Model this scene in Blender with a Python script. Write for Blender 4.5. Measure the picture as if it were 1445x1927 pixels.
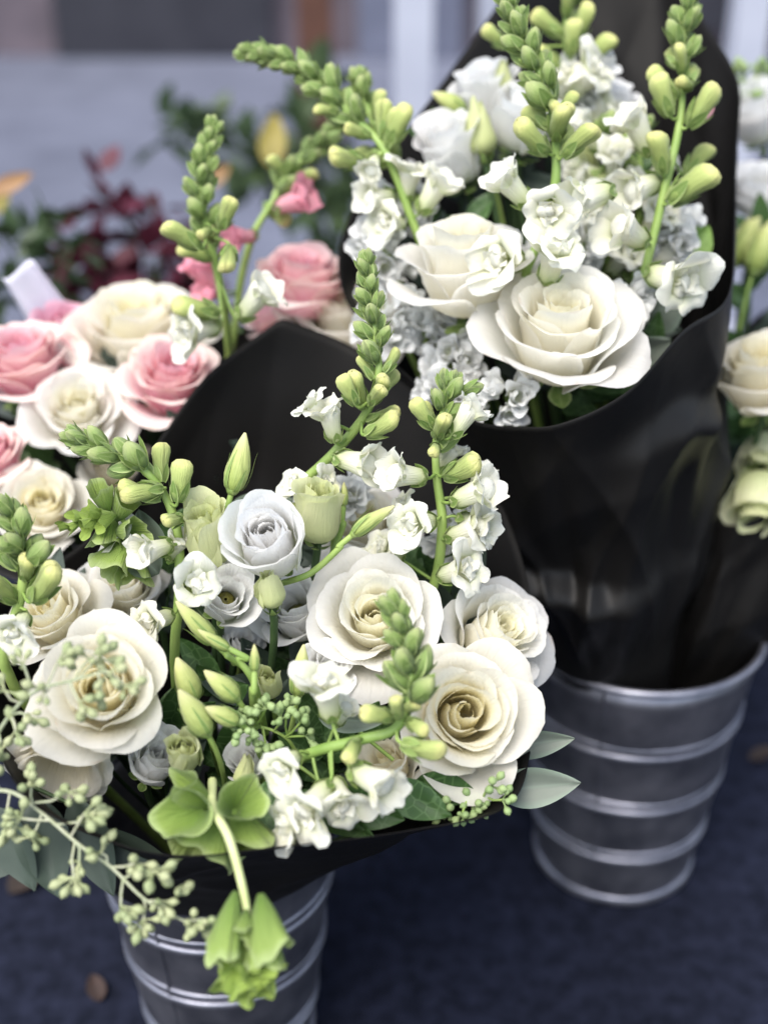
import bpy, math, random
import numpy as np
from mathutils import Vector, Matrix
R_ = math.radians
scene = bpy.context.scene
for o in list(bpy.data.objects): bpy.data.objects.remove(o)

# ------------------------------------------------------------------ camera
HC, PITCH, FPX, W0, H0 = 0.912, R_(28.0), 2326.0, 1445, 1927
cd = bpy.data.cameras.new('camera'); cam = bpy.data.objects.new('camera', cd)
scene.collection.objects.link(cam); scene.camera = cam
cam.location = (0, 0, HC); cam.rotation_euler = (math.pi/2-PITCH, 0, 0)
cd.sensor_fit = 'VERTICAL'; cd.sensor_height = 36; cd.sensor_width = 36*W0/H0
cd.lens = 36*FPX/H0; cd.clip_start = .02; cd.clip_end = 500
cd.dof.use_dof = True; cd.dof.focus_distance = .78; cd.dof.aperture_fstop = 2.6
# ------------------------------------------------------------------ light
w = bpy.data.worlds.new('World'); scene.world = w; w.use_nodes = True
nt = w.node_tree; bg = nt.nodes['Background']
sky = nt.nodes.new('ShaderNodeTexSky'); sky.sky_type = 'NISHITA'; sky.sun_disc = False
SUN_EL, SUN_AZ = R_(58), R_(-150)          # azimuth clockwise from +Y
sky.sun_elevation = SUN_EL; sky.sun_rotation = SUN_AZ
hs = nt.nodes.new('ShaderNodeHueSaturation'); hs.inputs['Saturation'].default_value = .62   # thin overcast
nt.links.new(sky.outputs[0], hs.inputs['Color']); nt.links.new(hs.outputs[0], bg.inputs[0]); bg.inputs[1].default_value = .125
sd = bpy.data.lights.new('sun', 'SUN'); sun = bpy.data.objects.new('sun', sd)
scene.collection.objects.link(sun); sd.energy = 2.35; sd.angle = R_(42); sd.color = (1, .945, .87)
dirv = Vector((math.sin(SUN_AZ)*math.cos(SUN_EL), math.cos(SUN_AZ)*math.cos(SUN_EL), math.sin(SUN_EL)))
sun.rotation_euler = dirv.to_track_quat('Z', 'Y').to_euler()
vs = scene.view_settings; vs.view_transform = 'Standard'; vs.look = 'None'; vs.gamma = 1; vs.exposure = 1.28
vs.use_curve_mapping = False
scene.cycles.max_bounces = 14; scene.cycles.transmission_bounces = 6; scene.cycles.diffuse_bounces = 10

# ------------------------------------------------------------------ frames
FW = Vector((0, math.cos(PITCH), -math.sin(PITCH))); UP = Vector((0, math.sin(PITCH), math.cos(PITCH))); RT = Vector((1, 0, 0))
C0 = Vector((0, 0, HC))
def P(px, py, d): return C0 + FW*d + RT*((px-W0/2)/FPX*d) + UP*(-(py-H0/2)/FPX*d)
def AX(ang, tow):
    a, t = R_(ang), R_(tow)
    return (RT*math.cos(a) + UP*math.sin(a))*math.cos(t) - FW*math.sin(t)
def frame(z, hint=None):
    z = Vector(z).normalized(); h = Vector(hint) if hint is not None else Vector((0, 0, 1))
    x = h - z*h.dot(z)
    if x.length < 1e-4: x = Vector((1, 0, 0)) - z*z.x
    x.normalize(); y = z.cross(x)
    return Matrix((x, y, z)).transposed().to_4x4()

# ------------------------------------------------------------------ materials
class NT:
    def __init__(s, name):
        s.m = bpy.data.materials.new(name); s.m.use_nodes = True; s.t = s.m.node_tree
        s.p = s.t.nodes['Principled BSDF']; s.out = s.t.nodes['Material Output']
    def n(s, t, **k):
        o = s.t.nodes.new(t)
        for a, b in k.items(): setattr(o, a, b)
        return o
    def l(s, a, b): s.t.links.new(a, b)
    def noise(s, scale, detail=3, coord='Object', vec=None):
        c = s.n('ShaderNodeTexCoord'); o = s.n('ShaderNodeTexNoise'); o.inputs['Scale'].default_value = scale
        o.inputs['Detail'].default_value = detail; s.l(vec or c.outputs[coord], o.inputs['Vector']); return o
    def ramp(s, src, stops):
        r = s.n('ShaderNodeValToRGB'); e = r.color_ramp.elements
        while len(e) < len(stops): e.new(.5)
        for i, (p, c) in enumerate(stops): e[i].position = p; e[i].color = (*c, 1)
        s.l(src, r.inputs[0]); return r
    def bump(s, src, st, dist=.001):
        b = s.n('ShaderNodeBump'); b.inputs['Strength'].default_value = st; b.inputs['Distance'].default_value = dist
        s.l(src, b.inputs['Height']); s.l(b.outputs[0], s.p.inputs['Normal']); return b
def mixc(N, fac, a, b, mode='MIX'):
    m = N.n('ShaderNodeMix', data_type='RGBA', blend_type=mode)
    for v, i in ((fac, 0), (a, 6), (b, 7)):
        if isinstance(v, (int, float)): m.inputs[i].default_value = v
        elif isinstance(v, tuple): m.inputs[i].default_value = (*v, 1)
        else: N.l(v, m.inputs[i])
    return m.outputs[2]
def petal_mat(name, base, edge, heart=None, trans=.38, rough=.55, vein=.6, var=.04, k=(0, 1), tipc=None):
    """colour runs along the petal (attribute t) from its foot to its margin; inner layers (attribute lay) carry the heart colour"""
    N = NT(name); a = N.n('ShaderNodeAttribute', attribute_name='t'); l = N.n('ShaderNodeAttribute', attribute_name='lay')
    stops = [(k[0], base), (k[1], edge)]
    if tipc: stops.append((1.0, tipc))
    c = N.ramp(a.outputs['Fac'], stops).outputs[0]
    if heart:
        hf = N.n('ShaderNodeMapRange'); hf.inputs[1].default_value = .05; hf.inputs[2].default_value = .8; hf.inputs[3].default_value = .85; hf.inputs[4].default_value = 0
        N.l(l.outputs['Fac'], hf.inputs[0]); c = mixc(N, hf.outputs[0], c, heart)
    nz = N.noise(90, 4); c = mixc(N, var*4, c, mixc(N, nz.outputs[0], (1-var*4,)*3, (1.0, 1.0, 1.0)), 'MULTIPLY')
    if heart or tipc:
        ns = N.noise(45, 3); e1 = N.n('ShaderNodeMapRange'); e1.inputs[1].default_value = .60; e1.inputs[2].default_value = .72; N.l(ns.outputs[0], e1.inputs[0])
        e2 = N.n('ShaderNodeMapRange'); e2.inputs[1].default_value = .93; e2.inputs[2].default_value = 1.0; e2.inputs[4].default_value = .45; N.l(a.outputs['Fac'], e2.inputs[0])
        em = N.n('ShaderNodeMath', operation='MULTIPLY'); N.l(e1.outputs[0], em.inputs[0]); N.l(e2.outputs[0], em.inputs[1]); c = mixc(N, em.outputs[0], c, (.62, .45, .30))
    inf = N.n('ShaderNodeObjectInfo')
    c = mixc(N, 1.0, c, mixc(N, inf.outputs['Random'], (.965, .955, .95), (1, 1, 1)), 'MULTIPLY')
    N.l(c, N.p.inputs['Base Color']); N.p.inputs['Roughness'].default_value = rough
    N.p.inputs['Specular IOR Level'].default_value = .3; N.p.inputs['Sheen Weight'].default_value = .15
    # fine veins running along the petal
    uv = N.n('ShaderNodeAttribute', attribute_name='w'); cmb = N.n('ShaderNodeCombineXYZ')
    N.l(uv.outputs['Fac'], cmb.inputs[0]); N.l(a.outputs['Fac'], cmb.inputs[1]); 
    mp = N.n('ShaderNodeMapping'); mp.inputs['Scale'].default_value = (14, 1.6, 1); N.l(cmb.outputs[0], mp.inputs[0])
    vn = N.noise(1.6, 5, vec=mp.outputs[0]); b = N.bump(vn.outputs[0], vein, .0016)
    tr = N.n('ShaderNodeBsdfTranslucent'); N.l(c, tr.inputs[0]); N.l(b.outputs[0], tr.inputs['Normal'])
    mx = N.n('ShaderNodeMixShader'); mx.inputs[0].default_value = trans
    N.l(N.p.outputs[0], mx.inputs[1]); N.l(tr.outputs[0], mx.inputs[2]); N.l(mx.outputs[0], N.out.inputs[0])
    return N.m
def green_mat(name, c1, c2, trans=.15, rough=.5, scale=60, bump=.25, spec=.4, vein=False, edge=None):
    N = NT(name); nz = N.noise(scale, 4); c = N.ramp(nz.outputs[0], [(.3, c1), (.7, c2)]).outputs[0]
    inf = N.n('ShaderNodeObjectInfo'); c = mixc(N, 1.0, c, mixc(N, inf.outputs['Random'], (.8, .86, .78), (1.12, 1.08, 1.1)), 'MULTIPLY')
    if edge:   # sepals have a paler rim and a midrib
        at = N.n('ShaderNodeAttribute', attribute_name='w'); ab = N.n('ShaderNodeMath', operation='ABSOLUTE'); N.l(at.outputs['Fac'], ab.inputs[0])
        er = N.ramp(ab.outputs[0], [(0, (.45,)*3), (.12, (0, 0, 0)), (.6, (0, 0, 0)), (1, (1, 1, 1))]); c = mixc(N, er.outputs[0], c, edge)
    if vein:
        v = N.n('ShaderNodeTexVoronoi', feature='DISTANCE_TO_EDGE'); v.inputs['Scale'].default_value = vein
        tc = N.n('ShaderNodeTexCoord'); N.l(tc.outputs['Object'], v.inputs[0])
        vr = N.ramp(v.outputs[0], [(0, (1, 1, 1)), (.09, (0, 0, 0))]); c = mixc(N, vr.outputs[0], c, tuple(min(1, x*1.12+.015) for x in c2))
        N.bump(v.outputs[0], .2, .001)
    else: N.bump(nz.outputs[0], bump, .001)
    N.l(c, N.p.inputs['Base Color']); N.p.inputs['Roughness'].default_value = rough; N.p.inputs['Specular IOR Level'].default_value = spec
    tr = N.n('ShaderNodeBsdfTranslucent'); N.l(c, tr.inputs[0]); mx = N.n('ShaderNodeMixShader'); mx.inputs[0].default_value = trans
    N.l(N.p.outputs[0], mx.inputs[1]); N.l(tr.outputs[0], mx.inputs[2]); N.l(mx.outputs[0], N.out.inputs[0])
    return N.m
M = {}
M['white'] = petal_mat('white_rose_petal', (.945, .91, .72), (.93, .92, .895), (.98, .955, .76), trans=.60)
M['cream'] = petal_mat('cream_rose_petal', (.945, .89, .66), (.93, .91, .84), (.98, .94, .70), trans=.60)
M['lis'] = petal_mat('white_lisianthus_petal', (.78, .83, .60), (.92, .92, .91), None, trans=.5, k=(.1, .6))
M['lisgreen'] = petal_mat('green_white_lisianthus_petal', (.54, .61, .26), (.82, .82, .58), (.60, .66, .28), k=(.05, .85))
M['pink'] = petal_mat('pink_rose_petal', (.91, .70, .70), (.90, .55, .62), (.89, .44, .56), tipc=(.93, .80, .74), trans=.45, k=(0, .6))
M['palepink'] = petal_mat('pale_pink_petal', (.84, .62, .60), (.83, .50, .60), None, k=(0, .7))
M['hotpink'] = petal_mat('deep_pink_petal', (.86, .52, .54), (.84, .34, .44), None)
M['stock'] = petal_mat('white_stock_petal', (.70, .74, .50), (.84, .85, .84), None, k=(.05, .5))
M['snapbud'] = petal_mat('snapdragon_bud_petal', (.24, .34, .09), (.46, .53, .18), None, trans=.25, rough=.45, k=(.1, .8), tipc=(.78, .76, .30), vein=.8)
M['snapgreen'] = petal_mat('snapdragon_tight_bud', (.12, .20, .045), (.23, .32, .095), None, trans=.12, rough=.5, vein=.9, k=(.1, .7), tipc=(.46, .52, .22))
M['snapflower'] = petal_mat('snapdragon_flower_petal', (.58, .66, .30), (.87, .86, .74), None, trans=.35, k=(.05, .75), tipc=(.86, .87, .80))
M['calyx'] = green_mat('calyx_green', (.13, .22, .05), (.25, .34, .10), .15, .5, 150, edge=(.40, .48, .20))
M['stem'] = green_mat('stem_green', (.20, .31, .07), (.30, .41, .12), .05, .5, 60)
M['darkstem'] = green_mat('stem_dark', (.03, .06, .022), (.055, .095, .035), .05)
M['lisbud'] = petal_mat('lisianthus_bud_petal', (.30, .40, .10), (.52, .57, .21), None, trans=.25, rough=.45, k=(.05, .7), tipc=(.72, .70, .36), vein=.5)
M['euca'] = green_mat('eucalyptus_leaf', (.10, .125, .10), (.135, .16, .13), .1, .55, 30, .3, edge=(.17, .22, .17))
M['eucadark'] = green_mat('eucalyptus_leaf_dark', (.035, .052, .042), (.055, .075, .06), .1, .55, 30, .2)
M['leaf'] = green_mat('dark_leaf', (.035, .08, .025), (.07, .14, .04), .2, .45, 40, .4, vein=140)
M['leafbright'] = green_mat('fresh_leaf', (.20, .34, .07), (.30, .46, .12), .3, .45, 40, .4, vein=170)
M['seed'] = green_mat('eucalyptus_seed', (.25, .29, .13), (.41, .44, .27), .05, .6, 300)
M['seeddark'] = green_mat('eucalyptus_seed_dark', (.20, .29, .10), (.32, .41, .20), .05, .6, 300)
M['twig'] = green_mat('eucalyptus_twig', (.30, .33, .20), (.42, .43, .33), 0, .7, 300)
M['bell'] = petal_mat('bell_calyx', (.16, .27, .045), (.28, .39, .09), None, trans=.35, rough=.5, vein=1.0, k=(.1, .8), tipc=(.42, .52, .22))
M['bellyoung'] = petal_mat('young_bell', (.20, .32, .045), (.32, .44, .09), None, trans=.3, vein=.8, tipc=(.52, .62, .26))
M['bellstem'] = green_mat('bell_stem', (.50, .56, .24), (.62, .66, .36), .05, .5, 60)
M['darkheart'] = green_mat('lisianthus_heart', (.05, .05, .015), (.30, .26, .04), 0, .5, 260)
M['red'] = green_mat('burgundy_leaf', (.07, .012, .025), (.13, .022, .045), .2, .5, 20)
M['yellow'] = green_mat('yellow_leaf', (.26, .21, .04), (.36, .28, .06), .3, .5, 20)
M['orange'] = green_mat('orange_leaf', (.26, .14, .06), (.34, .20, .08), .3, .5, 20)
M['bgleaf'] = green_mat('shrub_leaf', (.035, .065, .03), (.085, .12, .055), .2, .5, 20)
M['brown'] = green_mat('fallen_leaf', (.025, .016, .014), (.045, .026, .02), .1, .7, 40)
def paper(name, r0, r1, sp):
    N = NT(name); N.p.inputs['Base Color'].default_value = (.0068, .0062, .0058, 1)
    nz = N.noise(9, 5); r = N.n('ShaderNodeMapRange'); r.inputs[3].default_value = r0; r.inputs[4].default_value = r1
    N.l(nz.outputs[0], r.inputs[0]); N.l(r.outputs[0], N.p.inputs['Roughness'])
    N.p.inputs['Specular IOR Level'].default_value = sp
    n2 = N.noise(14, 6); N.bump(n2.outputs[0], .3, .006)
    return N.m
M['paper'] = paper('black_wrapping_paper_matt_side', .5, .65, .12); M['papergloss'] = paper('black_wrapping_paper_satin_side', .42, .56, .26)
def metal(name='galvanised_steel', k=1.0):
    N = NT(name); nz = N.noise(26, 8); c = N.ramp(nz.outputs[0], [(.3, (.11*k, .115*k, .145*k)), (.7, (.27*k, .27*k, .31*k))])
    N.l(c.outputs[0], N.p.inputs['Base Color']); N.p.inputs['Metallic'].default_value = .85
    mp = N.n('ShaderNodeMapping'); tc = N.n('ShaderNodeTexCoord'); N.l(tc.outputs['Object'], mp.inputs[0]); mp.inputs['Scale'].default_value = (1, 1, .15)
    n2 = N.noise(60, 5, vec=mp.outputs[0]); r = N.n('ShaderNodeMapRange'); r.inputs[3].default_value = .27; r.inputs[4].default_value = .52
    N.l(n2.outputs[0], r.inputs[0]); N.l(r.outputs[0], N.p.inputs['Roughness']); N.bump(nz.outputs[0], .25, .002)
    return N.m
M['metal'] = metal(); M['bandmetal'] = metal('pale_bead_steel', 1.35)  # rim, beads and base ring get a paler tone of the bucket steel
def plain(name, c1, c2, scale, rough=.8, bump=.3, dist=.003, spec=.3):
    N = NT(name); nz = N.noise(scale, 8); c = N.ramp(nz.outputs[0], [(.32, c1), (.68, c2)])
    big = N.noise(scale*.06, 4); cc = mixc(N, 1.0, c.outputs[0], N.ramp(big.outputs[0], [(.3, (.72, .72, .72)), (.7, (1.2, 1.2, 1.2))]).outputs[0], 'MULTIPLY')
    N.l(cc, N.p.inputs['Base Color']); N.p.inputs['Roughness'].default_value = rough; N.p.inputs['Specular IOR Level'].default_value = spec
    N.bump(nz.outputs[0], bump, dist); return N.m
M['asphalt'] = plain('navy_asphalt', (.004, .0055, .012), (.012, .0145, .029), 55, .8, spec=.12)
M['road'] = plain('grey_road', (.10, .11, .152), (.145, .158, .212), 4, .7)
M['kerb'] = plain('kerb_stone', (.14, .15, .19), (.22, .23, .28), 20)
M['facade'] = plain('mauve_facade', (.085, .070, .085), (.13, .105, .125), 5)
M['dark'] = plain('dark_glass_front', (.02, .02, .028), (.035, .035, .045), 3, .35)
M['timber'] = plain('brown_timber', (.06, .026, .018), (.10, .045, .03), 12)
M['paint'] = plain('white_paint', (.36, .38, .46), (.44, .46, .54), 5, .5)
M['greybox'] = plain('slate_blue_panel', (.10, .11, .16), (.14, .15, .21), 5, .6)
def gauze():
    N = NT('white_gauze'); N.p.inputs['Base Color'].default_value = (.62, .62, .72, 1); N.p.inputs['Roughness'].default_value = .7
    a = N.n('ShaderNodeAttribute', attribute_name='t'); b = N.n('ShaderNodeAttribute', attribute_name='w'); cmb = N.n('ShaderNodeCombineXYZ')
    N.l(a.outputs['Fac'], cmb.inputs[0]); N.l(b.outputs['Fac'], cmb.inputs[1])
    ch = []
    for k, d in ((55, 'X'), (22, 'Y')):
        wv = N.n('ShaderNodeTexWave', bands_direction=d); wv.inputs['Scale'].default_value = k/6; N.l(cmb.outputs[0], wv.inputs[0]); ch.append(wv.outputs['Fac'])
    mm = N.n('ShaderNodeMath', operation='MAXIMUM'); N.l(ch[0], mm.inputs[0]); N.l(ch[1], mm.inputs[1])
    N.l(mixc(N, mm.outputs[0], (.20, .20, .26), (.66, .66, .76)), N.p.inputs['Base Color']); return N.m
M['gauze'] = gauze()

# ------------------------------------------------------------------ mesh helpers
class G:
    def __init__(s): s.v = []; s.f = []; s.t = []; s.w = []; s.l = []; s.n = 0; s.fm = []
    def grid(s, X, Y, Z, T=None, Wd=None, lay=1.0, closed=False, mi=0):
        nr, nc = X.shape
        s.v.append(np.stack([X.ravel(), Y.ravel(), Z.ravel()], 1))
        if T is None: T = np.repeat(np.linspace(0, 1, nr)[:, None], nc, 1)
        if Wd is None: Wd = np.repeat(np.linspace(-1, 1, nc)[None, :], nr, 0)
        s.t.append(T.ravel()); s.w.append(Wd.ravel()); s.l.append(np.full(X.size, lay))
        i = np.arange(nr-1)[:, None]; j = np.arange(nc if closed else nc-1)[None, :]; j2 = (j+1) % nc
        a = s.n+i*nc+j; b = s.n+i*nc+j2; c = s.n+(i+1)*nc+j2; d = s.n+(i+1)*nc+j
        q = np.stack([a, b, c, d], -1).reshape(-1, 4); s.f.append(q); s.fm += [mi]*len(q); s.n += X.size
    def tube(s, pts, rad, n=8, mi=0):
        pts = [Vector(p) for p in pts]; m = len(pts)
        X = np.zeros((m, n)); Y = X.copy(); Z = X.copy(); ref = None
        for i in range(m):
            tg = (pts[min(i+1, m-1)]-pts[max(i-1, 0)]).normalized()
            if ref is None: ref = tg.orthogonal().normalized()
            ref = (ref-tg*ref.dot(tg)).normalized(); b = tg.cross(ref); r = rad[i] if hasattr(rad, '__len__') else rad
            for k in range(n):
                a = 2*math.pi*k/n; p = pts[i]+ref*(r*math.cos(a))+b*(r*math.sin(a)); X[i, k], Y[i, k], Z[i, k] = p
        s.grid(X, Y, Z, closed=True, mi=mi)
    def lathe(s, prof, n=16, fn=None, off=(0, 0, 0), lay=1.0, mi=0, bend=0):
        pr = np.array(prof, float); a = np.linspace(0, 2*math.pi, n, endpoint=False)
        r = pr[:, 0][:, None]*np.ones(n)[None, :]; z = pr[:, 1][:, None]*np.ones(n)[None, :]; A = np.repeat(a[None, :], len(pr), 0)
        if fn: r, z = fn(r, z, A)
        s.grid(r*np.cos(A)+off[0]+bend*z*z, r*np.sin(A)+off[1], z+off[2], T=(z-z.min())/(z.max()-z.min()+1e-9), lay=lay, closed=True, mi=mi)
    def box(s, c, h):
        c = np.array(c); h = np.array(h)
        for ax in range(3):
            for sg in (-1, 1):
                u = np.array([[-1, 1], [-1, 1]]); v = np.array([[-1, -1], [1, 1]])
                if sg < 0: u = -u
                A = [None]*3; A[ax] = np.full((2, 2), c[ax]+sg*h[ax]); A[(ax+1) % 3] = c[(ax+1) % 3]+u*h[(ax+1) % 3]; A[(ax+2) % 3] = c[(ax+2) % 3]+v*h[(ax+2) % 3]
                s.grid(*A)
    def mesh(s, name, mat, xf=None, smooth=True):
        v = np.concatenate(s.v); 
        if xf is not None:
            A = np.array(xf); v = v@A[:3, :3].T+A[:3, 3]
        f = np.concatenate(s.f); me = bpy.data.meshes.new(name)
        me.vertices.add(len(v)); me.vertices.foreach_set('co', v.astype(np.float32).ravel())
        me.loops.add(f.size); me.loops.foreach_set('vertex_index', f.astype(np.int32).ravel())
        me.polygons.add(len(f)); me.polygons.foreach_set('loop_start', np.arange(0, f.size, 4, dtype=np.int32))
        me.polygons.foreach_set('loop_total', np.full(len(f), 4, dtype=np.int32))
        me.update(calc_edges=True)
        for nm, arr in (('t', s.t), ('w', s.w), ('lay', s.l)):
            at = me.attributes.new(nm, 'FLOAT', 'POINT'); at.data.foreach_set('value', np.concatenate(arr).astype(np.float32))
        for m in (mat if isinstance(mat, (list, tuple)) else [mat]): me.materials.append(M[m])
        me.polygons.foreach_set('material_index', np.array(s.fm, dtype=np.int32))
        me.polygons.foreach_set('use_smooth', [smooth]*len(f)); me.validate(); return me
COL = scene.collection
def put(name, me, parent=None, mat=None):
    o = bpy.data.objects.new(name, me); COL.objects.link(o)
    if parent is not None: o.parent = parent
    if mat is not None: o.matrix_local = mat
    return o
def tag(o, label, cat, group=None):
    o['label'] = label; o['category'] = cat
    if group: o['group'] = group
    return o
def thing(name, label, cat, mat, group=None):
    o = bpy.data.objects.new(name, None); COL.objects.link(o); o.empty_display_size = .02; o.matrix_world = mat
    o['mw'] = 0; del o['mw']; return tag(o, label, cat, group)
def mloc(v): return Matrix.Translation(Vector(v))
def catmull(pts, n):
    p = [Vector(q) for q in pts]; p = [p[0]*2-p[1]]+p+[p[-1]*2-p[-2]]; out = []
    for i in range(1, len(p)-2):
        for k in range(n):
            t = k/n; a, b, c, d = p[i-1:i+3]
            out.append(.5*((2*b)+(c-a)*t+(2*a-5*b+4*c-d)*t*t+(3*b-a-3*c+d)*t**3))
    out.append(p[-2]); return out
def bez(a, b, c, d, n=14):
    return [a*(1-t)**3+b*3*t*(1-t)**2+c*3*t*t*(1-t)+d*t**3 for t in [i/n for i in range(n+1)]]
def stem_to(root, mw, p0, dr, bind, r=.0024, mat='stem', rng=random, reach=.09):
    end = bind+Vector((rng.uniform(-.02, .02), rng.uniform(-.02, .02), 0))
    mid = end+Vector(((p0.x-end.x)*.25, (p0.y-end.y)*.25, .12))
    g = G(); g.tube(bez(p0, p0+dr*reach*.5, mid, end), r, 8)
    return put('stem', g.mesh('stem', mat, mw.inverted()), root)

# ------------------------------------------------------------------ the setting
def sheet(name, x0, x1, y0, y1, z, mat):
    g = G(); g.grid(np.array([[x0, x1], [x0, x1]], float), np.array([[y0, y0], [y1, y1]], float), np.full((2, 2), z)); o = put(name, g.mesh(name, mat)); o['kind'] = 'structure'; return o
sheet('ground', -60, 60, -60, 100, -.124, 'road')
g = G(); g.box((0, -14.3, -.06), (40, 16.2, .06)); o = put('pavement', g.mesh('pavement', 'asphalt', smooth=False)); o['kind'] = 'structure'
g = G(); g.box((0, 2.0, -.058), (40, .098, .063)); o = put('kerb', g.mesh('kerb', 'kerb', smooth=False)); o['kind'] = 'structure'
# shop front across the street
t = thing('shop_front', 'dark mauve shop front far across the grey road', 'building', mloc((0, 7.3, -.12)))
def bx(name, c, h, mat, par):
    g = G(); g.box(c, h); return put(name, g.mesh(name, mat, smooth=False), par)
bx('wall', (0, .6, 1.8), (14, .3, 1.8), 'facade', t)
bx('window', (-1.25, .24, .85), (.62, .05, .85), 'dark', t)
bx('window', (2.6, .24, .95), (1.4, .05, .8), 'dark', t)
bx('door', (.15, .24, .9), (.3, .05, .9), 'greybox', t)
# posts behind the flowers
def post(name, x, y, w, h, mat, label, cat, cap=None):
    r = thing(name, label, cat, mloc((x, y, -.12 if y > 2.2 else 0)))
    g = G(); g.box((0, 0, h/2+.01), (w/2, w/2, h/2)); put('shaft', g.mesh('shaft', mat, smooth=False), r)
    g = G(); g.box((0, 0, .012), (w*.72, w*.72, .012)); put('foot_plate', g.mesh('foot_plate', mat, smooth=False), r)
def gx(px, y): return (px-722.5)/FPX*(y/math.cos(PITCH))   # rough
post('wooden_post', -.27, 5.2, .135, 2.6, 'timber', 'brown wooden post standing across the road, left of the white post', 'post')
post('white_post', .066, 3.0, .088, 2.4, 'paint', 'wide white post rising behind the left tip of the big bouquet', 'post')
post('thin_white_post', .262, 3.3, .055, 2.4, 'paint', 'narrow white post showing beside the top left edge of the tall black wrap', 'post')
post('right_white_post', .80, 2.9, .075, 2.4, 'paint', 'white post standing behind the top right corner of the tall black wrap', 'post')

# ------------------------------------------------------------------ buckets
def bucket(x, y, h, rt, rb, label, bands):
    r = thing('metal_bucket', label, 'bucket', mloc((x, y, .002)), 'galvanised metal flower buckets')
    rad = lambda z: rb+(rt-rb)*(z/h)
    g = G(); pr = [(0.001, .004), (rb-.003, .004), (rb, .008)]+[(rad(z), z) for z in np.linspace(.012, h-.004, 16)]
    pr += [(rt-.0025, h-.004)]+[(rad(z)-.0025, z) for z in np.linspace(h-.012, .012, 6)]+[(.001, .012)]
    g.lathe(pr, 72, lambda R0, z, A: (R0*(1+.006*np.sin(3*A+30*z)+.004*np.sin(7*A-50*z)), z)); put('body', g.mesh('body', 'metal'), r)
    ra = -2.0; g = G(); zs = np.linspace(.014, h-.006, 20); g.tube([(math.cos(ra)*rad(z_), math.sin(ra)*rad(z_), z_) for z_ in zs], .0016, 6); put('seam', g.mesh('seam', 'metal'), r)
    def ring(nm, z, rr, w=.0022, hh=.0034, mt='bandmetal'):
        g = G(); a = np.linspace(0, 2*math.pi, 13)
        g.lathe([(rr+w*math.cos(q), z+hh*math.sin(q)) for q in a], 72); put(nm, g.mesh(nm, mt), r)
    ring('rim', h, rt+.001, .0035, .0035)
    for z in bands: ring('band', z-.0045, rad(z)); ring('band', z+.0055, rad(z)+.0004, .0018, .0026)
    ring('base_ring', .006, rb+.001, .003, .006)
    return r
FB = Vector((-.132, .75, 0)); BB = Vector((.236, .968, 0)); KB = Vector((-.23, 1.17, 0))
bucket(FB.x, FB.y, .26, .098, .068, 'galvanised metal bucket in front, under the hanging green bells', [.19, .125, .055])
bucket(BB.x, BB.y, .28, .113, .078, 'ribbed galvanised bucket at right, fully seen down to its base', [.205, .135, .068])
bucket(KB.x, KB.y, .28, .11, .078, 'galvanised bucket behind, holding the pink and white roses', [.205, .135, .068])

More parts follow.
